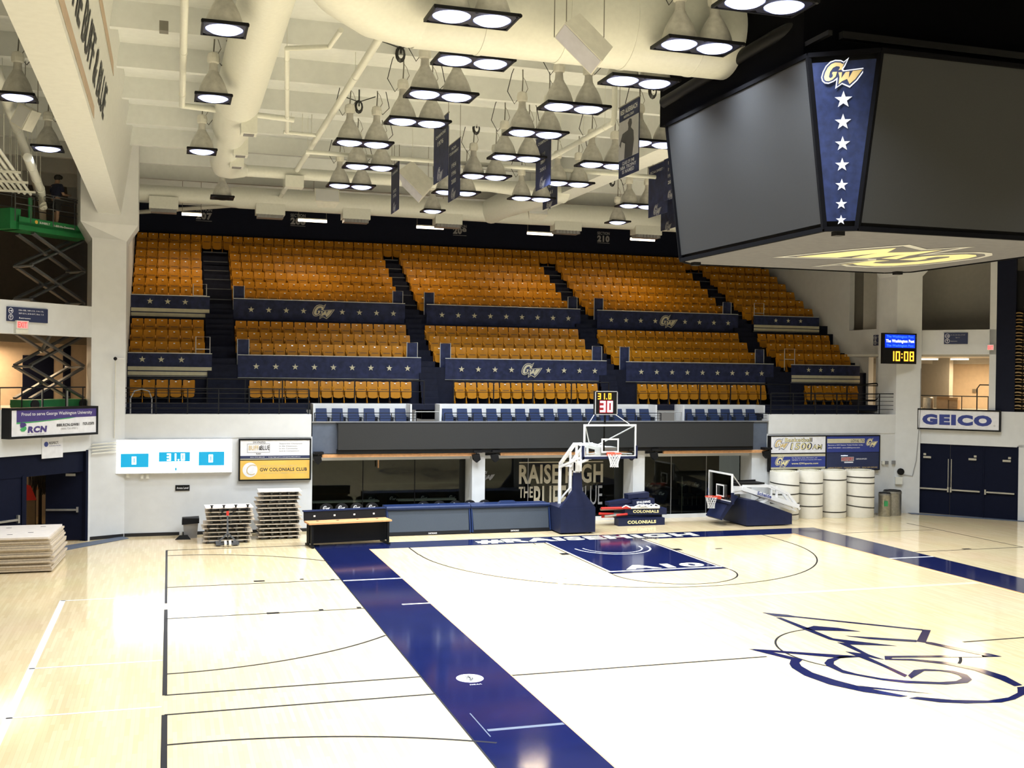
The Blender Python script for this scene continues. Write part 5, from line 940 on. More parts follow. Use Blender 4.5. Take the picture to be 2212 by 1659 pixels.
place((-8.12, 1.05, 0), math.radians(7), t)
def ledtable(label, loc, w):
    t = thing('display_table', label, 'table', (0, 0, 0)); h = w / 2
    mb = MB(); mb.hexa([(-h + .05, -.30, .13), (h - .05, -.30, .13), (h - .05, -.1, .13), (-h + .05, -.1, .13), (-h + .03, -.12, .86), (h - .03, -.12, .86), (h - .03, .08, .86), (-h + .03, .08, .86)]); mb.build('led_face', M['slate'], t)
    mb = MB(); mb.hexa([(-h, -.34, .02), (h, -.34, .02), (h, .3, .02), (-h, .3, .02), (-h, -.31, .13), (h, -.31, .13), (h, .3, .13), (-h, .3, .13)]); mb.build('plinth', M['black'], t)
    mb = MB(); mb.tube([(-h - .03, -.12, .92), (h + .03, -.12, .92)], .075, 12); mb.box((-h - .03, -.1, .88), (h + .03, .62, .97)); mb.build('top_pad', M['blue_trim'], t, True)
    for s in (-1, 1):
        mb = MB(); mb.hexa([(s * h - .025, -.34, .05), (s * h + .025, -.34, .05), (s * h + .025, .5, .05), (s * h - .025, .5, .05), (s * h - .025, -.14, .9), (s * h + .025, -.14, .9), (s * h + .025, .5, .9), (s * h - .025, .5, .9)]); mb.build('side_panel', M['blue_trim'], t)
    letters(Fr((0, -.345, 0), (1, 0, 0), (0, .0, 1)), 'DAKTRONICS', -.05 if w > 2.95 else .1, .04, .05, .3, M['sign_white'], t, .006, .03)
    place(loc, 0, t); return t
t1 = ledtable('slate faced display table left of the hoop, nearer the desk', (-5.08, 2.86, 0), 2.9); t2 = ledtable('slate faced display table touching the raised hoop base', (-2.12, 2.86, 0), 2.86)
mb = MB(); mb.hexa([(-2.55, 2.75, .96), (-1.85, 2.75, .96), (-1.85, 3.0, .96), (-2.55, 3.0, .96), (-2.45, 2.78, 1.08), (-1.95, 2.78, 1.08), (-1.95, 2.97, 1.08), (-2.45, 2.97, 1.08)]); c = mb.build('raised_pad', M['blue_trim'], t2)
def chair(label, x, y, group, rz=0, sc=1):
    t = thing('padded_chair', label, 'chair', (x, y, 0), group)
    return t
cp = thing('padded_chair', 'x', 'chair', (0, 0, 0))
mb = MB(); P_ = [(-.21, 0), (-.24, .25), (-.21, .42), (-.12, .50), (0, .525), (.12, .50), (.21, .42), (.24, .25), (.21, 0)]; mb.prism([(x, .18, .45 + z) for x, z in P_], (0, .07, 0)); bk = mb.build('backrest', M['dark_seat'], cp)
mb = MB(); mb.box((-.23, -.25, .38), (.23, .2, .47)); mb.build('seat', M['dark_seat'], cp)
for sx in (-.2, .2):
    for y0 in (-.22, .16): mb = MB(); mb.tube([(sx, y0, 0), (sx, y0, .38)], .014, 6); mb.build('leg', M['grey_metal'], cp)
ob = emblem(FAR(.18), 0, .82, .30, bk, [None, None, M['sign_white']], .002); 
first = True
for k, x in enumerate((-8.39, -7.86, -7.33, -6.79)):
    o = cp if first else copy_tree(cp, (0, 0, 0)); first = False; o.location = (x, 4.0, 0); tag(o, 'black padded chair with a white emblem behind the desk, %s from the left' % ORD[k], 'chair', 'padded chairs with emblems by the glass')
for k, x in enumerate((-4.92, -4.33, -3.75, -3.2, -2.65)): tag(copy_tree(cp, (x, 4.02, 0)), 'black padded chair behind the slate tables, %s from the left' % ORD[k], 'chair', 'padded chairs with emblems by the glass')
for r_, (y, z, xs) in enumerate(((5.8, .02, (.75, 1.35, 1.95)), (6.6, .28, (.9, 1.5, 2.2, 2.8)), (5.8, .02, (4.6, 5.25)), (6.6, .28, (4.5, 5.1, 6.6, 7.2)))):
    for k, x in enumerate(xs): tag(copy_tree(cp, (x, y, z)), 'black padded chair inside the glass, %s in the %s row %s' % (ORD[k], 'front' if r_ % 2 == 0 else 'back', 'behind the hoop' if r_ < 2 else 'right of the pillar'), 'chair', 'padded chairs with emblems by the glass')
for k, x in enumerate((-6.4, -5.6, -4.4, -3.3)): tag(copy_tree(cp, (x, 6.25, .02)), 'dark chair with a dim emblem behind the left glass, %s from the left' % ORD[k], 'chair', 'padded chairs with emblems by the glass')
for x0, x1, l in ((-8.7, -6.3, 'left'), (-5.6, -3.4, 'right')):
    t = thing('counter', 'narrow pale counter inside the left glass, %s one' % l, 'counter', (x0, 5.6, 0)); mb = MB(); mb.box((x0, 5.45, .84), (x1, 5.85, .89)); mb.build('counter_top', M['ballast'], t)
    for x in (x0 + .1, x1 - .1): mb = MB(); mb.box((x - .03, 5.6, 0), (x + .03, 5.7, .84)); mb.build('leg', M['black'], t)
for i, (x0, x1) in enumerate(((-8.55, -3.0), (-2.05, 3.2), (4.5, 9.0))):
    t = thing('wood_valance', 'long orange wood valance over the %s glass opening' % ('left', 'middle', 'right')[i], 'valance', (x0, 4.3, 2.56)); mb = MB(); mb.box((x0, 4.26, 2.57), (x1, 4.36, 2.68)); mb.build('batten', M['wood_trim'], t); mb = MB()
    for k in range(5): x = x0 + (x1 - x0) * (k + .5) / 5; mb.box((x - .03, 4.36, 2.6), (x + .03, 4.60, 2.66))
    mb.build('bracket', M['black'], t)
for i, (x, lb) in enumerate(((-8.72, 'left end of the left valance'), (-3.0, 'right end of the left valance'), (-2.3, 'left end of the middle valance'), (3.1, 'right end of the middle valance'), (4.05, 'left end of the right valance'), (8.9, 'right end of the right valance'))):
    t = thing('spotlight', 'black spotlight at the ' + lb, 'spotlight', (x, 4.2, 2.6)); mb = MB(); mb.prism([(x - .16, 4.05, 2.62), (x + .1, 4.05, 2.66), (x + .14, 4.05, 2.45), (x, 4.05, 2.34), (x - .12, 4.05, 2.45)], (0, .18, 0)); mb.build('lamp_body', M['black'], t); mb = MB(); mb.box((x - .12, 4.05, 2.7), (x + .2, 4.5, 2.78)); mb.tube([(x, 4.14, 2.5), (x, 4.14, 2.74)], .015, 6); mb.build('bracket', M['black'], t)
mb = MB(); mb.box((-6.45, 5.0, 2.12), (-6.41, 5.04, 2.5)); tag(mb.build('door_closer_arm', M['wood_trim']), 'short orange stick hanging below the left glass soffit', 'handle')
mb = MB(); mb.tube([(6.1, 5.9, .05), (6.1, 5.9, 1.5)], .02, 8); mb.tube([(6.1, 5.9, 1.1), (6.1, 5.9, 1.52)], .035, 8); tag(mb.build('post', M['gold_dim']), 'slim standing pole behind the right glass', 'pole')
# ================================================================== STACKS, ROLLS, BINS
def stagestack(label, x0, x1, y0, z1, n, jack, seed, wh):
    random.seed(seed); w = x1 - x0
    for k in range(n):
        z = .1 + (z1 - .1) * k / (n - 1) if n > 1 else .1; j = random.uniform(-.07, .07); a = random.uniform(-2, 2); dz = (z1 - .1) / (n - 1)
        t = thing('stage_panel', '%s, %s' % (label, 'topmost of its stack' if k == n - 1 else 'lowest of its stack' if k == 0 else ORD[k] + ' from the floor'), 'panel', (0, 0, 0), wh)
        mb = MB(); mb.box((-w / 2, -.5, -.012), (w / 2, .5, .012)); mb.build('panel_board', M['ply_top'] if k == n - 1 else M['ply'], t)
        mb = MB(); h = min(dz - .03, .09)
        for i in range(5): x = -w / 2 + w * (i + .5) / 5; mb.box((x - .03, -.49, -.012 - h), (x + .03, .49, -.012))
        mb.build('rib', M['tape'], t)
        if jack and k in (n - 1, n - 2, 3):
            mb = MB()
            for i in range(4): x = -w / 2 + w * (i + .5) / 4; mb.box((x - .025, -.53, .012), (x + .025, -.45, .09)); mb.box((x - .05, -.54, .08), (x + .05, -.44, .1))
            mb.build('clamp', M['black'], t)
        t.location = ((x0 + x1) / 2 + j, y0 + .5, z); t.rotation_euler = (0, 0, math.radians(a))
stagestack('pale folding riser in the stack behind the pallet jack', -12.55, -11.05, 2.2, 1.14, 9, True, 3, 'risers stacked behind the jack')
stagestack('pale folding riser in the tall stack left of the desk', -10.85, -9.45, 2.7, 1.58, 12, False, 5, 'risers in the tall stack')
mb = MB(); random.seed(9)
NB = 16
for k in range(NB):
    z = .04 + .94 * k / NB; j = random.uniform(-.05, .05)
    t = thing('floor_cover_sheet', 'thick plywood sheet in the pile at the left edge, %s' % ('topmost' if k == NB - 1 else 'lowest' if k == 0 else ORD[k] + ' from the floor'), 'sheet', (-17.85 + j, -.6, z), 'plywood sheets piled at the left edge')
    mb = MB(); q = .07 * (k > 11) * -1; hh = .94 / NB * .86
    mb.hexa([(-19.6, -1.9 + j, z), (-16.68 + j + q, -1.9 + j, z), (-16.55 + j + q, .7 + j, z), (-19.6, .7 + j, z), (-19.6, -1.9 + j, z + hh), (-16.68 + j + q, -1.9 + j, z + hh), (-16.55 + j + q, .7 + j, z + hh), (-19.6, .7 + j, z + hh)]); mb.build('sheet_board', M['ply_top'] if k == NB - 1 else M['ply'], t)
    if k == NB - 1:
        for x, y in ((-17.4, -1.0), (-17.2, .2), (-18.1, .1), (-17.9, -1.3)): mb = MB(); mb.box((x, y, z + hh), (x + .14, y + .05, z + hh + .004)); mb.build('hand_slot', M['black'], t)
mb = None
t = thing('pallet_jack', 'grey green pallet jack with two cream wheels before the riser stack', 'pallet jack', (-11.85, 1.55, 0))
mb = MB(); mb.beam((-11.86, 1.62, .28), (-11.86, 1.75, 1.0), .05); mb.build('handle_shaft', M['lift_grey'], t); mb = MB(); mb.tube([(-12.0, 1.77, .98), (-12.04, 1.78, 1.08), (-12.0, 1.79, 1.16), (-11.72, 1.79, 1.16), (-11.68, 1.78, 1.08), (-11.72, 1.77, .98), (-12.0, 1.77, .98)], .018, 6); mb.build('grip', M['black'], t)
mb = MB(); mb.box((-11.90, 1.70, .96), (-11.82, 1.74, 1.1)); mb.build('red_tag', M['red'], t)
mb = MB(); mb.beam((-11.86, 1.6, .42), (-12.2, 1.62, .08), .05); mb.beam((-11.86, 1.6, .42), (-11.52, 1.62, .08), .05); mb.beam((-12.22, 1.62, .07), (-11.50, 1.62, .07), .07); mb.build('frame', M['lift_grey'], t)
for x in (-11.93, -11.79): mb = MB(); mb.tube([(x - .035, 1.48, .1), (x + .035, 1.48, .1)], .1, 16); mb.build('wheel', M['offwhite'], t)
for s in (-.27, .27): mb = MB(); mb.box((-11.86 + s - .08, 1.65, .03), (-11.86 + s + .08, 2.9, .08)); mb.build('fork', M['lift_grey'], t)
t = thing('waste_bin', 'grey bin with a black liner left of the riser stack', 'bin', (-12.95, 3.75, 0)); mb = MB(); mb.hexa([(-13.15, 3.6, 0), (-12.75, 3.6, 0), (-12.75, 3.95, 0), (-13.15, 3.95, 0), (-13.2, 3.55, .6), (-12.7, 3.55, .6), (-12.7, 4.0, .6), (-13.2, 4.0, .6)]); mb.build('tub', M['grey_metal'], t)
mb = MB(); mb.hexa([(-13.23, 3.52, .46), (-12.68, 3.52, .5), (-12.68, 4.03, .5), (-13.23, 4.03, .48), (-13.22, 3.53, .68), (-12.68, 3.53, .66), (-12.68, 4.03, .68), (-13.22, 4.03, .66)]); mb.build('liner', M['black'], t)
mb = MB(); mb.hexa([(-13.45, 3.35, 0), (-12.95, 3.3, 0), (-12.95, 3.52, 0), (-13.4, 3.52, 0), (-13.3, 3.38, .14), (-13.05, 3.36, .15), (-13.05, 3.5, .12), (-13.3, 3.5, .12)]); tag(mb.build('floor_bag', M['black']), 'small black bag on the floor beside the grey bin', 'bag')
for i, (x, r, y, h, w) in enumerate(((9.5, .57, 3.78, 1.87, 'leftmost, partly behind the folded hoop'), (10.7, .50, 3.85, 1.88, 'second from the left'), (11.78, .50, 3.85, 1.88, 'third from the left'), (12.92, .58, 3.76, 1.87, 'rightmost, beside the steel bins'))):
    t = thing('mat_roll', 'tall off white rolled mat with dark tape, ' + w, 'mat roll', (x, y, 0), 'rolled mats by the right wall')
    mb = MB(); mb.lathe((x, y, 0), [(r * .98, 0), (r, .03), (r, h - .03), (r * .98, h), (0, h)], 40); mb.build('roll', M['offwhite'], t, True)
    mb = MB(); n = 60; pts = [(x + math.cos(a) * r * (1 - .55 * k / n), y + math.sin(a) * r * (1 - .55 * k / n), h + .004) for k in range(n) for a in [k * .35]]; mb.tube(pts, .008, 3); mb.build('spiral_edge', M['buff'], t)
    tp = {0: ((1.45, -.16), (.98, .05), (.62, .03), (.2, .02)), 1: ((1.4, .0), (.97, .0), (.48, .02)), 2: ((1.5, .02), (.22, .03)), 3: ((1.62, -.02), (1.4, -.05), (.88, -.10), (.5, -.16))}[i]
    for z, sl in tp:
        mb = MB(); n = 18; a0, a1 = math.radians(165), math.radians(355)
        v = []
        for k in range(n + 1):
            a = a0 + (a1 - a0) * k / n; zz = z + sl * (k / n) * 1.0 + (.02 if k > n - 3 else 0); v += [(x + math.cos(a) * (r + .006), y + math.sin(a) * (r + .006), zz - .022), (x + math.cos(a) * (r + .006), y + math.sin(a) * (r + .006), zz + .022)]
        mb.add(v, [(2 * k, 2 * k + 2, 2 * k + 3, 2 * k + 1) for k in range(n)]); mb.build('tape', M['tape'], t)
for x, r, y, h, lb, gr in ((14.02, .24, 3.62, .92, 'smaller steel bin with a green mark beside the mat rolls', 1), (14.56, .36, 3.85, .98, 'larger steel bin next to the pier', 0)):
    t = thing('steel_bin', lb, 'bin', (x, y, 0)); mb = MB(); mb.lathe((x, y, 0), [(r * .97, 0), (r * .97, .04), (r, .05), (r, h - .1), (r * 1.03, h - .09), (r * 1.03, h - .05), (r, h)], 28); mb.build('drum', M['steel'], t, True)
    mb = MB(); mb.lathe((x, y, h), [(r, 0), (r * .9, .04), (r * .5, .05), (r * .5, .0)], 28); mb.build('rim_lid', M['black'], t, True)
    if gr: mb = MB(); mb.box((x - .16, y - r - .012, .42), (x - .02, y - r + .05, .62)); mb.build('recycling_label', M['green_print'], t)
# padded rails and posts piled by the baseline
def slab(label, c, s, rz, rx, mat, txt=None, cat='pad', name='padded_rail'):
    t = thing(name, label, cat, (0, 0, 0)); mb = MB(); w, d, h = s; mb.hexa([(-w / 2, -d / 2, 0), (w / 2, -d / 2, 0), (w / 2, d / 2, 0), (-w / 2, d / 2, 0), (-w / 2, -d / 2, h), (w / 2, -d / 2, h), (w / 2, d / 2, h), (-w / 2, d / 2, h)]); mb.build('pad_body', M[mat], t)
    if txt: letters(FAR(-d / 2), txt, 0, h * .28, h * .45, w * .62, M['gold_light'] if 'SPALD' not in txt else M['sign_white'], t, .004, .05)
    t.location = c; t.rotation_euler = (0, rx, rz); return t
slab('navy pad with gold lettering lying alone on the floor', (3.12, 3.35, 0), (1.86, .42, .27), 0, 0, 'navy_pad', 'COLONIALS')
slab('navy pad with gold lettering on top of the red posts', (3.35, 3.5, .38), (1.7, .4, .24), 0, .02, 'navy_pad', 'COLONIALS')
slab('dark blue pad under the lettered pads', (3.1, 3.6, .27), (1.9, .5, .1), .05, .0, 'navy_pad')
slab('navy pad leaning on the pile, upper left', (2.55, 3.7, .78), (1.2, .4, .14), 0, -.12, 'navy_pad')
slab('short navy pad with white lettering on the pile top', (3.3, 3.6, .74), (.9, .4, .2), 0, -.05, 'navy_pad', 'SPALDING')
slab('small navy pad at the very top of the pile', (3.15, 3.7, .96), (.85, .4, .2), 0, -.08, 'navy_pad')
slab('thin blue pad below the leaning pad', (2.6, 3.6, .66), (1.2, .36, .1), 0, -.06, 'navy_pad')
for i, (x0, x1, y, z0_, z1_, m1, m2) in enumerate(((1.55, 3.9, 3.3, .66, .64, 'red', 'white'), (1.6, 3.9, 3.5, .60, .58, 'steel', 'red'), (1.7, 2.6, 3.3, .36, .42, 'steel', 'red'), (1.55, 2.7, 3.5, .44, .38, 'red', 'steel'), (1.7, 3.0, 3.6, .31, .33, 'red', 'red'))):
    t = thing('net_post', ('red and steel pole lying in the pad pile, %s' % ('topmost', 'second', 'lowest steel one', 'fourth with a red end', 'lowest red one')[i]), 'pole', (x0, y, z0_)); mb = MB(); mb.tube([(x0, y, z0_), ((x0 + x1) / 2, y, (z0_ + z1_) / 2)], .045, 8); mb.build('pole_end', M[m1], t); mb = MB(); mb.tube([((x0 + x1) / 2, y, (z0_ + z1_) / 2), (x1, y, z1_)], .045, 8); mb.build('pole_end', M[m2], t)
random.seed(2); mb = MB()
for k in range(14):
    x, y = random.uniform(2.3, 3.7), random.uniform(3.2, 3.5); mb.tube([(x, y, .68), (x + .12, y - .05, .76), (x + .22, y, .72), (x + .3, y - .03, .68)], .02, 5)
tag(mb.build('rolled_net', M['net']), 'bunched white net lying on the red posts', 'net')
mb = MB(); mb.box((1.6, 4.9, 0), (8.4, 5.0, .14)); struct('trim_9', mb, M['wall'])
# pulled wall fittings
for i, (fr, a, z, w, h, m_, lb) in enumerate(((F4, -15.0, 1.98, .1, .12, 'ballast', 'small alarm box under the left end of the score board'), (F4, -14.55, 1.93, .09, .15, 'ballast', 'left of two white sockets under the score board'), (F4, -14.38, 1.93, .09, .15, 'ballast', 'right of two white sockets under the score board'), (F4, 14.4, 2.02, .12, .14, 'ballast', 'white emergency lamp box right of the four ads'), (F4, 14.58, 2.02, .12, .14, 'grey_metal', 'grey box right of the four ads'), (F4, 14.9, 2.02, .14, .15, 'grey_metal', 'small grey call panel on the wall near the pier'), )):
    mb = MB(); mb.fbox(fr, a, a + w, z, z + h, 0, .08); tag(mb.build('wall_box', M[m_]), lb, 'box')
PR = Fr((15.06, 4.38, 0), (.924, -.38, 0), (0, 0, 1))
mb = MB(); mb.fbox(PR, .0, .28, 1.2, 1.5, 0, .12); tag(mb.build('wall_box', M['ballast']), 'white wall box above the steel bins', 'box')
mb = MB(); mb.lathe(PR.p(.22, 1.72, .02), [(.14, 0), (.14, .08), (.06, .09)], 16, PR.n); tag(mb.build('cable_reel', M['black']), 'round black cable coil on the right pier', 'coil')
mb = MB(); mb.tube([PR.p(.3, 1.6, .03), PR.p(.7, 1.55, .03), PR.p(.85, 2.2, .03), PR.p(.98, 4.2, .03), PR.p(.98, 6, .03)], .012, 5); tag(mb.build('wall_cable', M['grey_metal']), 'thin grey cable running down the right pier', 'cable')
t = thing('security_camera', 'small white camera on the edge of the left pier', 'camera', (-15.1, 4.2, 5.9)); PLf = Fr((-15.06, 4.36, 0), (.9, .43, 0), (0, 0, 1)); mb = MB(); mb.tube([(-15.1, 4.3, 5.93), (-15.32, 4.0, 5.93)], .02, 8); mb.build('arm', M['white'], t); mb = MB(); mb.sphere((-15.36, 3.96, 5.92), .06); mb.build('lens', M['black'], t, True)
mb = MB(); mb.tube([(-15.36, 3.98, 5.85), (-15.36, 4.12, 5.7), (-15.38, 4.17, 3.3)], .018, 6); tag(mb.build('wall_conduit', M['ballast']), 'thin conduit down the left pier below the camera', 'conduit')
for k in range(4):
    mb = MB(); mb.tube([(-16.05, 3.80, 3.12 - .1 * k), (-15.35, 4.14, 3.16 - .1 * k), (-15.2, 4.28, 3.14 - .1 * k)], .022, 6); tag(mb.build('wall_conduit', M['ballast']), 'level conduit left of the score board, %s from the top' % ORD[k], 'conduit')
# lobby things on the right balcony
t = thing('steel_bin', 'steel bin behind the right corner railing', 'bin', tuple(WR.p(.2, 4.28, -1.1))); mb = MB(); mb.lathe(WR.p(.2, 4.28, -1.1), [(.22, 0), (.22, .5), (.2, .52)], 20); mb.build('drum', M['steel'], t, True)
for i, (a, w, z, h, lb) in enumerate(((.6, .5, 4.28, .46, 'open brown carton behind the right corner railing'), (1.05, .38, 4.28, .42, 'smaller brown carton right of the open one'))):
    t = thing('cardboard_box', lb, 'box', tuple(WR.p(a, z, -1.0))); mb = MB(); mb.fbox(WR, a, a + w, z, z + h, -1.3, -.9); mb.build('carton_body', M['carton'], t); mb = MB(); mb.hexa([WR.p(a, z + h, -.9), WR.p(a + w, z + h, -.9), WR.p(a + w, z + h + .01, -.9), WR.p(a, z + h + .01, -.9), WR.p(a + .05, z + h + .1, -.7), WR.p(a + w + .05, z + h + .1, -.7), WR.p(a + w + .05, z + h + .11, -.7), WR.p(a + .05, z + h + .11, -.7)]); mb.build('flap', M['carton'], t)
mb = MB(); mb.fbox(WR, 1.2, 1.36, 5.0, 5.14, -4.99, -4.9); tag(mb.build('wall_box', M['wall_brown']), 'dark switch box on the warm lobby wall', 'box')
# retractable seating folded at the far right
t = thing('retractable_seating', 'tall stack of folded brown seats at the right edge', 'seating', tuple(WR.p(4.3, 4.3, -.3)))
mb = MB(); mb.fbox(WR, 3.62, 6.2, 4.30, 9.9, -.9, -.25); mb.build('bank_frame', M['black'], t)
for k in range(17):
    z = 4.42 + k * .262
    for a in (3.68, 4.02, 4.36, 4.70):
        if k > 14 and a < 3.9: continue
        mb = MB(); vs = []
        for i in range(7):
            u = i / 6; x = a + .02 + .30 * u; b_ = .035 * math.sin(math.pi * u)
            vs += [WR.p(x, z + .08 + b_, -.25), WR.p(x, z + .13 + b_, -.25), WR.p(x, z + .13 + b_, -.06), WR.p(x, z + .08 + b_, -.04)]
        f = []
        for i in range(6):
            for q in range(4): f.append((4 * i + q, 4 * i + (q + 1) % 4, 4 * i + 4 + (q + 1) % 4, 4 * i + 4 + q))
        f += [(0, 1, 2, 3), (27, 26, 25, 24)]; mb.add(vs, f); mb.fbox(WR, a + .02, a + .3, z, z + .03, -.25, -.06); mb.build('folded_seat', M['brown_seat'], t)
# ================================================================== SCISSOR LIFT, PERSON
t = thing('scissor_lift', 'tall green scissor lift standing behind the left corner wall', 'scissor lift', tuple(WL.p(-.3, 4.25, -1.5)))
c0, c1 = -2.15, -1.3
mb = MB(); mb.fbox(WL, -1.3, 1.15, 4.3, 4.55, c0, c1); mb.build('chassis', M['green'], t)
for a in (-1.1, .9):
    for c in (c0, c1): mb = MB(); mb.tube([WL.p(a, 4.4, c - .06), WL.p(a, 4.4, c + .06)], .16, 16); mb.build('wheel', M['rubber'], t)
ZS = [4.55 + (9.92 - 4.55) * k / 5 for k in range(6)]
for k in range(5):
    for c in (c0 + .08, c1 - .08):
        for s in (0, 1):
            a0, a1 = (-1.2, .95) if s == 0 else (.95, -1.2)
            mb = MB(); mb.beam(WL.p(a0, ZS[k] + .05, c + .05 * s), WL.p(a1, ZS[k + 1] - .03, c + .05 * s), .06, .15, up=WL.n); mb.build('scissor_arm', M['lift_grey'], t)
for z in ZS[1:-1]:
    for a in (-1.2, .95): mb = MB(); mb.tube([WL.p(a, z, c0), WL.p(a, z, c1)], .04, 8); mb.build('pivot_pin', M['grey_metal'], t)
mb = MB(); mb.beam(WL.p(.1, 7.0, -1.7), WL.p(-.5, 6.1, -1.7), .08); mb.build('hydraulic_ram', M['steel'], t)
mb = MB(); mb.fbox(WL, -1.75, 1.4, 9.95, 10.2, c0, c1); mb.fbox(WL, -1.75, 1.4, 10.1, 10.36, c1 - .02, c1); mb.fbox(WL, -1.35, -1.25, 10.2, 11.0, c1 - .06, c1); mb.build('platform', M['green'], t)
mb = MB(); mb.fbox(WL, -2.0, -1.6, 9.95, 10.6, c0, c1 - .1); mb.build('control_box', M['green'], t)
mb = MB()
for z in (10.75, 11.12, 11.2):
    for c in (c0, c1): mb.tube([WL.p(-1.9, z, c), WL.p(1.4, z, c)], .018, 5)
for a in (-1.9, -1.3, -.4, .5, 1.3):
    for c in (c0, c1): mb.tube([WL.p(a, 10.2, c), WL.p(a, 11.2, c)], .018, 5)
mb.build('guard_rail', M['lift_grey'], t)
letters(WL, 'SUNBELT', -.75, 10.22, .07, .42, M['sign_white'], t, c1 + .01, .03); letters(WL, '1-800-No-Downtime', .05, 10.20, .07, .85, M['sign_white'], t, c1 + .01, .03); mb = MB(); mb.lathe(WL.p(-1.08, 10.26, c1 + .005), [(0, 0), (.06, 0), (.06, .004), (0, .005)], 14, WL.n); mb.build('round_mark', M['sign_yellow'], t)
for a in (-1.1, -.1): mb = MB(); mb.fbox(WL, a, a + .06, 4.3, 4.85, c1 + .3, c1 + .34); mb.build('outrigger_post', M['rail_white'], t)
t = thing('plastic_bag', 'white plastic bag tied to the green lift railing', 'bag', tuple(WL.p(-.9, 10.7, c1 + .05))); mb = MB(); mb.sphere(WL.p(-.9, 10.80, c1 + .10), .12, 11, 1.1); mb.v = [tuple(q + random.uniform(-.028, .028) for q in v) for v in mb.v]; mb.tube([WL.p(-.9, 10.88, c1 + .1), WL.p(-.9, 10.98, c1 + .07), WL.p(-.88, 11.14, c1 + .02)], [.09, .05, .015], 8); mb.build('bag_body', M['bag'], t)
# the person on the platform: one skinned body, clothes and hair as parts
def skinned(name, J, E_, R_, mat, par, sub=2):
    me = bpy.data.meshes.new(name); me.from_pydata([tuple(j) for j in J], E_, []); me.update(); me.materials.append(mat)
    o = bpy.data.objects.new(name, me); COL.objects.link(o); sk = o.modifiers.new('Skin', 'SKIN')
    if not me.skin_vertices: me.attributes.new('x', 'FLOAT', 'POINT')
    for i, r in enumerate(R_): me.skin_vertices[0].data[i].radius = (r, r) if not isinstance(r, tuple) else r
    me.skin_vertices[0].data[0].use_root = True
    ss = o.modifiers.new('Sub', 'SUBSURF'); ss.levels = sub; ss.render_levels = sub
    o.parent = par; return o
P0 = WL.p(.08, 10.2, -1.72)
t = thing('person', 'person in a dark shirt and shorts standing on the green lift', 'person', tuple(P0)); t.rotation_euler = (0, 0, math.atan2(WL.u.y, WL.u.x))
# local frame: x along the platform (the person faces +x), y away from the court, z up
J = [(0, 0, .92), (.02, 0, 1.15), (.03, 0, 1.38), (.04, 0, 1.50), (.07, 0, 1.60), (.08, 0, 1.70),
     (-.02, -.10, .88), (-.02, -.11, .48), (-.06, -.11, .08), (.06, -.12, .03), (.04, .10, .88), (.10, .11, .48), (.08, .11, .08), (.20, .12, .03),
     (.03, -.19, 1.42), (.10, -.24, 1.14), (.34, -.17, 1.16), (.41, -.15, 1.17), (.03, .19, 1.42), (.10, .24, 1.16), (.34, .16, 1.24), (.41, .14, 1.27)]
E_ = [(0, 1), (1, 2), (2, 3), (3, 4), (4, 5), (0, 6), (6, 7), (7, 8), (8, 9), (0, 10), (10, 11), (11, 12), (12, 13), (2, 14), (14, 15), (15, 16), (16, 17), (2, 18), (18, 19), (19, 20), (20, 21)]
R_ = [.13, .13, .15, .06, .085, .08, .09, .06, .04, .04, .09, .06, .04, .04, .06, .045, .035, .03, .06, .045, .035, .03]
link_fix = skinned('body', J, E_, R_, M['skin'], t)
for s, hx in ((-1, (.41, -.15, 1.17)), (1, (.41, .14, 1.27))):
    for k in range(5):
        dx = .09 if k < 4 else .05; J2 = [hx, (hx[0] + dx * .5, hx[1] + (k - 1.5) * .018, hx[2] + .01), (hx[0] + dx, hx[1] + (k - 1.5) * .022, hx[2] - .015)]
        skinned('finger', J2, [(0, 1), (1, 2)], [.010, .009, .007], M['skin'], link_fix, 1)
skinned('shirt', [(0, 0, .95), (.02, 0, 1.15), (.03, 0, 1.36), (.03, -.20, 1.42), (.08, -.25, 1.2), (.03, .20, 1.42), (.08, .25, 1.2), (.035, 0, 1.47)], [(0, 1), (1, 2), (2, 3), (3, 4), (2, 5), (5, 6), (2, 7)], [.17, .165, .175, .085, .075, .085, .075, .08], M['navy_shirt'], t)
skinned('shorts', [(0, 0, .93), (-.02, -.10, .84), (-.01, -.12, .56), (.03, .10, .84), (.08, .12, .56)], [(0, 1), (1, 2), (0, 3), (3, 4)], [.16, .115, .105, .115, .105], M['dark_short'], t)
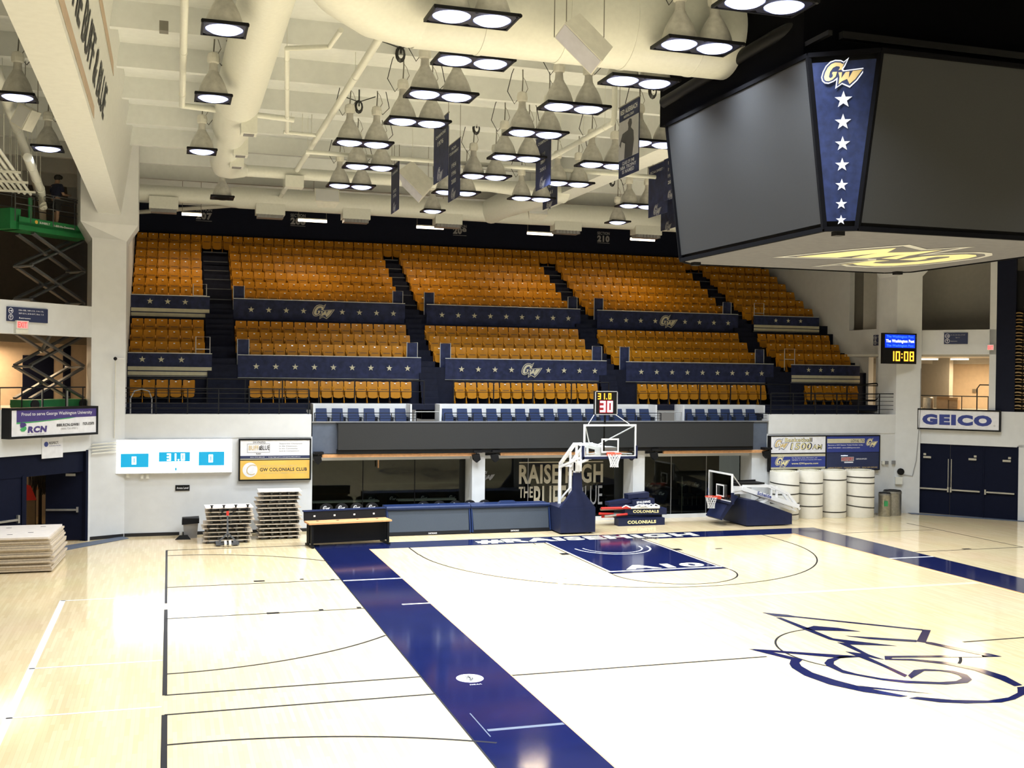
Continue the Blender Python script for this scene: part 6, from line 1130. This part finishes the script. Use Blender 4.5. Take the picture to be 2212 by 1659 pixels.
mb = MB(); mb.sphere((.065, 0, 1.675), .108, 14); mb.tube([(.12, 0, 1.71), (.24, 0, 1.70)], [.085, .06], 10); mb.v = [(v[0], v[1], v[2]) for v in mb.v]; ob = mb.mesh('cap', M['hair'], True); ob = link('cap', ob); ob.parent = t; ob.location = (-.0, 0, .035); 
for y in (-.12, .12): mb = MB(); mb.box((-.1 + (.12 if y > 0 else 0), y - .05, 0), (.18 + (.12 if y > 0 else 0), y + .05, .09)); ob = link('shoe', mb.mesh('shoe', M['rubber'])); ob.parent = t
mb = MB(); mb.sphere((.165, 0, 1.605), .018, 8); ob = link('nose', mb.mesh('nose', M['skin'], True)); ob.parent = t
# backstage behind the left door
t = thing('rolling_rack', 'dark rolling rack hung with cables inside the open left doorway', 'rack', tuple(WL.p(.75, 0, -3.2)))
mb = MB(); mb.fbox(WL, .35, 1.15, .1, .18, -3.5, -2.9); mb.fbox(WL, .6, .66, .18, 2.1, -3.25, -3.15); mb.fbox(WL, .85, .91, .18, 2.1, -3.25, -3.15); mb.fbox(WL, .3, 1.2, 2.05, 2.12, -3.3, -3.1); mb.build('frame', M['black'], t)
mb = MB(); random.seed(4)
for k in range(22): a = .3 + .9 * k / 21; mb.tube([WL.p(a, 2.06, -3.1), WL.p(a + random.uniform(-.05, .05), random.uniform(1.2, 1.5), -3.05), WL.p(a + .05, 1.9, -3.0)], .018, 4)
mb.build('hung_cables', M['cable'], t)
for a in (.4, 1.1): mb = MB(); mb.tube([WL.p(a - .03, .06, -2.95), WL.p(a + .03, .06, -2.95)], .06, 12); mb.build('castor', M['rubber'], t)
t = thing('rubbish_cart', 'brown cart with a red jacket over it inside the left doorway', 'cart', tuple(WL.p(.1, 0, -3.0))); mb = MB(); mb.fbox(WL, -.25, .4, .1, 1.2, -3.5, -2.9); mb.build('cart_body', M['wall_brown'], t)
mb = MB(); mb.hexa([WL.p(-.25, 1.15, -2.85), WL.p(.42, 1.1, -2.85), WL.p(.42, 1.1, -3.4), WL.p(-.25, 1.15, -3.4), WL.p(-.2, 1.75, -2.95), WL.p(.25, 1.6, -2.95), WL.p(.2, 1.6, -3.3), WL.p(-.2, 1.75, -3.3)]); tag(mb.build('red_jacket', M['red']), 'red jacket lying on the brown cart in the left doorway', 'jacket')
